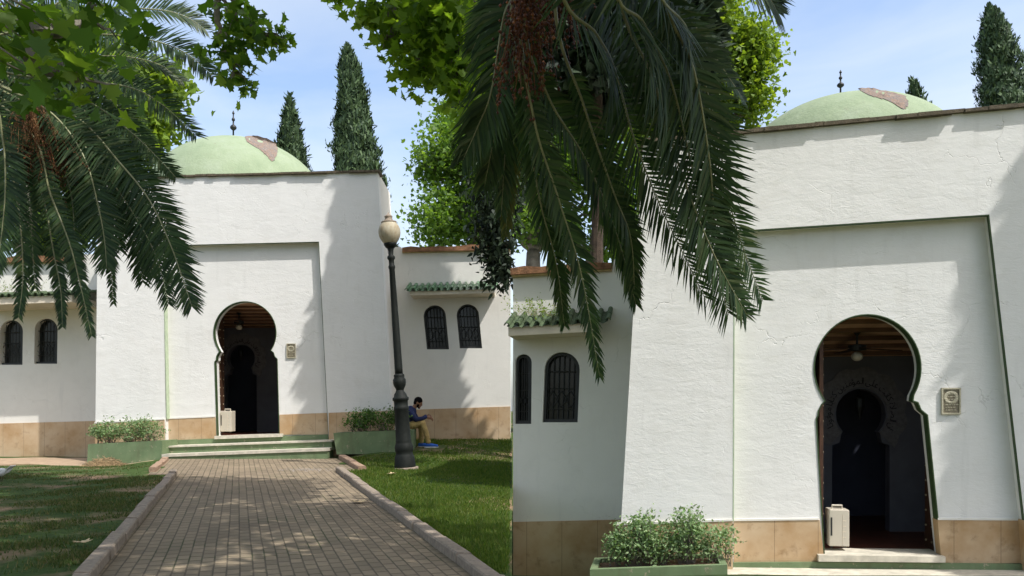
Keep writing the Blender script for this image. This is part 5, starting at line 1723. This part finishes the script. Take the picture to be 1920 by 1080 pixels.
# ------------------------------------------------------------------ plane trees
def plane_tree(label, foot, fork, blobs, mat, seed, r=.25, leaf=.18, tmpl=None, bark='bark', limbs=(), group=None, name="plane_tree", up=.7, hang=.5, fold=.25):
    """blobs: (centre, radii, twigs, leaves per twig, spread); limbs run from the fork to the blobs"""
    rng = np.random.default_rng(seed)
    foot = Vector(foot); fork = Vector(fork)
    T = thing(name, label, "tree", foot, group)
    tm = tmpl or FAR_LEAF
    Lv = Leaves(); br = MB(); tk = MB()
    limb(tk, foot - Vector((0, 0, .2)), fork, r * 1.15, r * .8, 0, 12, 8, rng)
    for (a, b, r0, r1) in limbs: limb(tk, a, b, r0, r1, 0, 9, 7, rng)
    for (c, rad, ntw, per, spread, *o) in blobs:
        c = Vector(c)
        src = Vector(o[0]) if o and o[0] is not None else fork
        lf = o[1] if len(o) > 1 else leaf
        if o and len(o) > 2 and o[2]: hub = Vector(o[2])
        else: hub = c + (src - c) * .25
        limb(br, src, hub, r * .38 if src == fork else r * .2, .03, .3 if src == fork else 0, 7, 7, rng)
        tw, pts = twig_cloud(rng, c, rad, ntw, per, spread, .2)
        for t in tw[::2]: limb(br, hub, Vector(t), .018, .004, 0.05, 4, 4, rng)
        N, Td = leaf_orient(rng, len(pts), up, hang)
        v, f = leaf_batch(pts, N, Td, lf * rng.uniform(.55, 1.2, len(pts)), tm, fold)
        Lv.add(v, f)
    Lv.build("crown", mat, T)
    br.build("branch", M[bark], T)
    tk.build("trunk", M[bark], T, True)
    return T
def Bp(px, py, D, rx, ry, rd, ntw, per, spread, *o):
    k = D / F
    return (W(px, py, D), (rx * k, rd, ry * k), ntw, per, spread, *o)

G_PB = "plane trees standing behind the buildings"
# behind the left building, seen through the palm
f0 = W(38, 470, 31); f0.z = .2
plane_tree("sunny plane tree with a pale slanting trunk behind the left wing and palm", f0, W(58, 330, 31),
    [Bp(255, 240, 31, 62, 52, 1.6, 70, 22, .38), Bp(270, 165, 31, 70, 40, 1.6, 60, 22, .38), Bp(200, 320, 31, 60, 60, 1.6, 60, 22, .38), Bp(110, 250, 32, 90, 90, 2.0, 90, 22, .42),
     Bp(20, 150, 32, 100, 110, 2.2, 90, 22, .42), Bp(150, 100, 32, 110, 70, 2.0, 80, 22, .42), Bp(130, 400, 32, 50, 40, 1.4, 40, 20, .36), Bp(20, 400, 32, 50, 50, 1.4, 30, 18, .36), Bp(-80, 260, 33, 90, 120, 2.2, 60, 20, .45)],
    M['plane_light'], 51, .42, .34, group=G_PB)
# behind the right wing of the left building
f1 = W(905, 640, 32); f1.z = .2
plane_tree("leafy green plane tree behind the left building's right wing, left of the palm", f1, W(895, 400, 32),
    [Bp(845, 300, 32, 62, 55, 1.8, 136, 24, .36), Bp(820, 415, 31, 42, 48, 1.5, 102, 22, .34), Bp(880, 400, 32, 55, 65, 1.6, 136, 22, .36), Bp(890, 265, 32, 60, 60, 1.8, 119, 22, .36), Bp(850, 225, 33, 40, 28, 1.2, 44, 12, .3), Bp(800, 310, 32, 22, 26, 1, 27, 18, .3), Bp(930, 330, 33, 50, 90, 1.8, 102, 22, .4), Bp(940, 170, 33, 40, 70, 1.8, 68, 22, .4)],
    M['plane_mid'], 52, .4, .175, group=G_PB)
# behind the nearer right building: grey trunks over its wing, yellow-green crown above its tower
f2 = W(1030, 640, 28); f2.z = .2
plane_tree("plane tree with a forked grey trunk above the nearer building's left wing", f2, W(1000, 475, 28),
    [Bp(1000, 330, 28, 70, 60, 1.6, 110, 22, .34), Bp(975, 410, 27, 30, 24, .9, 30, 18, .28), Bp(1090, 300, 28.5, 80, 60, 1.6, 110, 22, .34), Bp(1060, 440, 28, 30, 30, .9, 34, 18, .28), Bp(1150, 380, 28.5, 50, 60, 1.2, 70, 20, .32), Bp(1150, 455, 28.5, 42, 26, .9, 40, 18, .28), Bp(1020, 200, 28.5, 80, 80, 1.7, 100, 22, .36), Bp(1120, 180, 28.5, 90, 80, 1.7, 100, 22, .36), Bp(1100, 60, 29, 120, 90, 1.9, 110, 22, .38), Bp(1200, 300, 29, 40, 80, 1.4, 60, 20, .34)],
    M['plane_mid'], 53, .3, .2, limbs=[(W(1000, 475, 28), W(982, 405, 27.8), .13, .07), (W(1000, 480, 28), W(1022, 375, 28.3), .16, .08), (W(1095, 520, 28.5), W(1128, 360, 28.7), .12, .10), (W(1128, 360, 28.7), W(1150, 300, 28.7), .10, .05), (W(1000, 475, 28), W(962, 430, 27.9), .16, .10), (W(1115, 510, 28.5), W(1150, 445, 28.5), .06, .04)], group=G_PB)
f3 = W(1330, 640, 24); f3.z = -1.2
plane_tree("bright yellow-green plane tree behind the nearer building, left of its dome", f3, W(1330, 300, 24),
    [Bp(1390, 110, 24, 52, 60, 1.3, 153, 22, .26), Bp(1400, 190, 24, 36, 42, 1.1, 78, 20, .24), Bp(1330, 60, 24, 50, 70, 1.3, 136, 22, .28), Bp(1290, 20, 24, 80, 60, 1.4, 136, 22, .3), Bp(1330, 170, 24, 50, 70, 1.3, 136, 22, .28), Bp(1240, 120, 25, 80, 100, 1.6, 153, 22, .32), Bp(1425, 95, 24, 22, 22, .7, 37, 16, .2), Bp(1250, 250, 25, 70, 60, 1.4, 102, 20, .3), Bp(1345, 0, 24, 30, 20, .8, 34, 16, .22)],
    M['plane_light'], 54, .38, .165, group=G_PB)

# plane trees near the camera: trunks behind it, boughs reaching over the path into the top of the picture
G_PN = "plane trees overhanging the path"
z0 = EYE
t1 = Vector((-6.8, 1.0, .02)); k1 = Vector((-6.4, 1.2, 5.2))
h1 = W(395, -90, 10.5)
plane_tree("overhanging plane tree, big dark leaves filling the top left corner and a hanging spray", t1, k1,
    [Bp(60, 50, 5.2, 95, 50, .5, 17, 6, .12, None, .16), Bp(40, 125, 5.0, 75, 32, .45, 9, 5, .11, None, .15), Bp(165, 165, 5.0, 55, 22, .35, 9, 4, .10, W(60, 110, 5.1), .14), Bp(185, 40, 5.4, 55, 48, .5, 10, 5, .12, W(60, 60, 5.2), .15),
     Bp(420, 25, 10.5, 40, 30, .5, 13, 7, .13, h1, .17), Bp(470, 55, 10.3, 46, 22, .4, 10, 7, .12, h1, .16), Bp(420, 98, 10.3, 28, 22, .35, 8, 7, .11, h1, .16), Bp(440, 138, 10.2, 20, 22, .3, 6, 7, .10, W(425, 100, 10.3), .15), Bp(515, 72, 10.2, 26, 12, .25, 7, 7, .08, W(470, 55, 10.3), .14), Bp(465, 160, 10.1, 10, 8, .2, 3, 6, .06, W(440, 138, 10.2), .13), Bp(537, 80, 10.1, 8, 6, .15, 2, 5, .05, W(515, 72, 10.2), .13),
     ((-5.0, 2.5, 8.6), (2.6, 2.6, 1.2), 110, 9, .28), ((-2.6, 3.2, 9.2), (2.4, 2.6, 1.1), 100, 9, .28), ((-6.5, 4.5, 9.4), (2.2, 2.4, 1.2), 90, 9, .28), ((-3.4, 6.6, 10.4), (2.6, 2.3, 1.0), 100, 9, .28), ((-5.2, 8.2, 11.0), (2.2, 2.0, 1.0), 90, 9, .28), ((-8.5, 7.5, 10.6), (2.2, 2.2, 1.0), 70, 9, .28)],
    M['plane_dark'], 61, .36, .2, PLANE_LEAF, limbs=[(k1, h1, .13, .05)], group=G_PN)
t2 = Vector((6.4, -2.2, .0)); k2 = Vector((5.6, -1.2, 5.6))
h2 = W(860, -160, 9.6)
plane_tree("overhanging plane tree, bright leafy boughs hanging into the top centre", t2, k2,
    [Bp(740, 30, 9.8, 48, 38, .6, 26, 8, .14, h2, 0.152), Bp(800, 65, 9.6, 56, 48, .7, 39, 8, .15, h2, 0.152), Bp(850, 40, 9.5, 70, 50, .7, 44, 9, .15, h2, 0.152), Bp(900, 90, 9.3, 48, 60, .6, 36, 9, .15, h2, 0.152), Bp(690, 40, 9.8, 14, 24, .3, 9, 6, .09, W(740, 20, 9.8), 0.136), Bp(785, 130, 9.5, 34, 24, .4, 19, 8, .12, W(800, 70, 9.6), 0.144), Bp(725, 85, 9.7, 10, 22, .25, 6, 6, .07, W(745, 40, 9.8), 0.120), Bp(850, 145, 9.3, 42, 28, .4, 23, 8, .12, W(870, 80, 9.4), 0.144), Bp(865, 180, 9.2, 20, 24, .3, 11, 8, .1, W(850, 130, 9.3), 0.128), Bp(645, 0, 9.9, 18, 6, .25, 6, 6, .08, W(690, -30, 9.8), 0.136), Bp(925, 20, 7.6, 36, 36, .4, 18, 7, .12, h2, 0.160),
     ((3.4, 1.0, 8.6), (2.4, 2.6, 1.1), 110, 12, .30), ((1.0, 1.6, 9.0), (2.4, 2.4, 1.0), 150, 12, .30), ((.6, 4.8, 9.4), (2.2, 2.2, .9), 170, 12, .28), ((3.0, 4.4, 8.0), (1.4, 1.6, .8), 70, 12, .26), ((-.6, 7.2, 9.8), (2.2, 1.9, .9), 160, 12, .28), ((1.8, 6.6, 7.4), (.9, 1.4, .6), 46, 12, .24), ((-1.4, 8.9, 10.6), (1.9, 1.3, .8), 90, 12, .28), ((.8, 8.7, 10.0), (1.4, 1.2, .7), 60, 12, .28), ((2.2, 2.8, 7.2), (1.2, 1.4, .6), 50, 12, .26)],
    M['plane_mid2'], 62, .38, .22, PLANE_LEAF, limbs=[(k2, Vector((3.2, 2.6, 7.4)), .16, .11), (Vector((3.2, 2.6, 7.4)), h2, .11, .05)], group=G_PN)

# ------------------------------------------------------------------ tall conifers whose shade falls across the two facades
def shade_conifer(label, x, y, z_base, z_top, r_base, seed, n, taper=.9, trunk_r=.3, ry=.5, bough=None):
    rng = np.random.default_rng(seed)
    g = float(gz(x, y)) if not (x > 0 and 6.4 < y < 26 and x < 31) else COURT_Z
    T = thing("tall_conifer", label, "conifer", (x, y, g), "tall conifers shading the facades")
    h = z_top - z_base
    t = 1 - np.sqrt(rng.random(n))
    t = np.clip(t, 0, .999)
    a = rng.uniform(0, 2 * np.pi, n)
    z = z_base + t * h
    r = r_base * (1 - t) ** taper * np.sqrt(rng.uniform(.05, 1, n)) * (1 + .07 * np.sin(3 * a + z * 1.4) + .05 * np.sin(z * 3 + a))
    P = np.stack([x + r * np.cos(a), y + ry * r * np.sin(a), z], 1)
    N = rng.normal(size=(n, 3)); N[:, 2] += .5
    Td = np.stack([np.cos(a), np.sin(a), rng.normal(-.2, .4, n)], 1)
    v, f = leaf_batch(P, N, Td, .36 * rng.uniform(.6, 1.2, n), [(0, 0), (.3, .25), (.24, .6), (0, 1), (-.24, .6), (-.3, .25)], .2)
    build("crown", v, f, M['cypress_dark'], T)
    if bough:
        C = spline(bough, 30)
        bm_ = MB(); bm_.tube(C, [.06 * (1 - .8 * i / 30) for i in range(31)], 7)
        k = 5200
        tt = rng.uniform(.22, 1, k)
        P = np.array([C[min(30, int(u * 30))] for u in tt]) + rng.normal(size=(k, 3)) * np.array([.17, .2, .16]) * (.6 + .9 * np.sin(np.pi * np.clip(tt, 0, .93)))[:, None]
        N = rng.normal(size=(k, 3)); Td = rng.normal(size=(k, 3)) * .6; Td[:, 2] -= .8
        v, f = leaf_batch(P, N, Td, .17 * rng.uniform(.5, 1.2, k), [(0, 0), (.2, .25), (.15, .6), (0, 1), (-.15, .6), (-.2, .25)], .2)
        bo = build("drooping_bough", v, f, M['cypress_dark'], T)
        bm_.build("branch", M['bark_dark'], bo)
    mb = MB(); mb.tube([(x, y, g - .1), (x, y, (g + z_top) / 2), (x, y, z_top - .6)], [trunk_r, trunk_r * .7, .05], 10)
    mb.build("trunk", M['bark_dark'], T)
    return T
shade_conifer("tall conifer standing between the buildings, its crown high behind the palm fronds", 1.75, 16.4, EYE + 6.3, EYE + 17.8, 2.5, 71, 30000, .45, .15, bough=[W(1105, 150, 16.2), W(1010, 215, 15.9), W(945, 300, 15.7), W(928, 420, 15.6), W(940, 530, 15.6)])
shade_conifer("tall conifer to the right of the nearer building, outside the frame", 12.98, 7.3, EYE + 5.6, EYE + 17.4, 2.7, 72, 24000, .45)
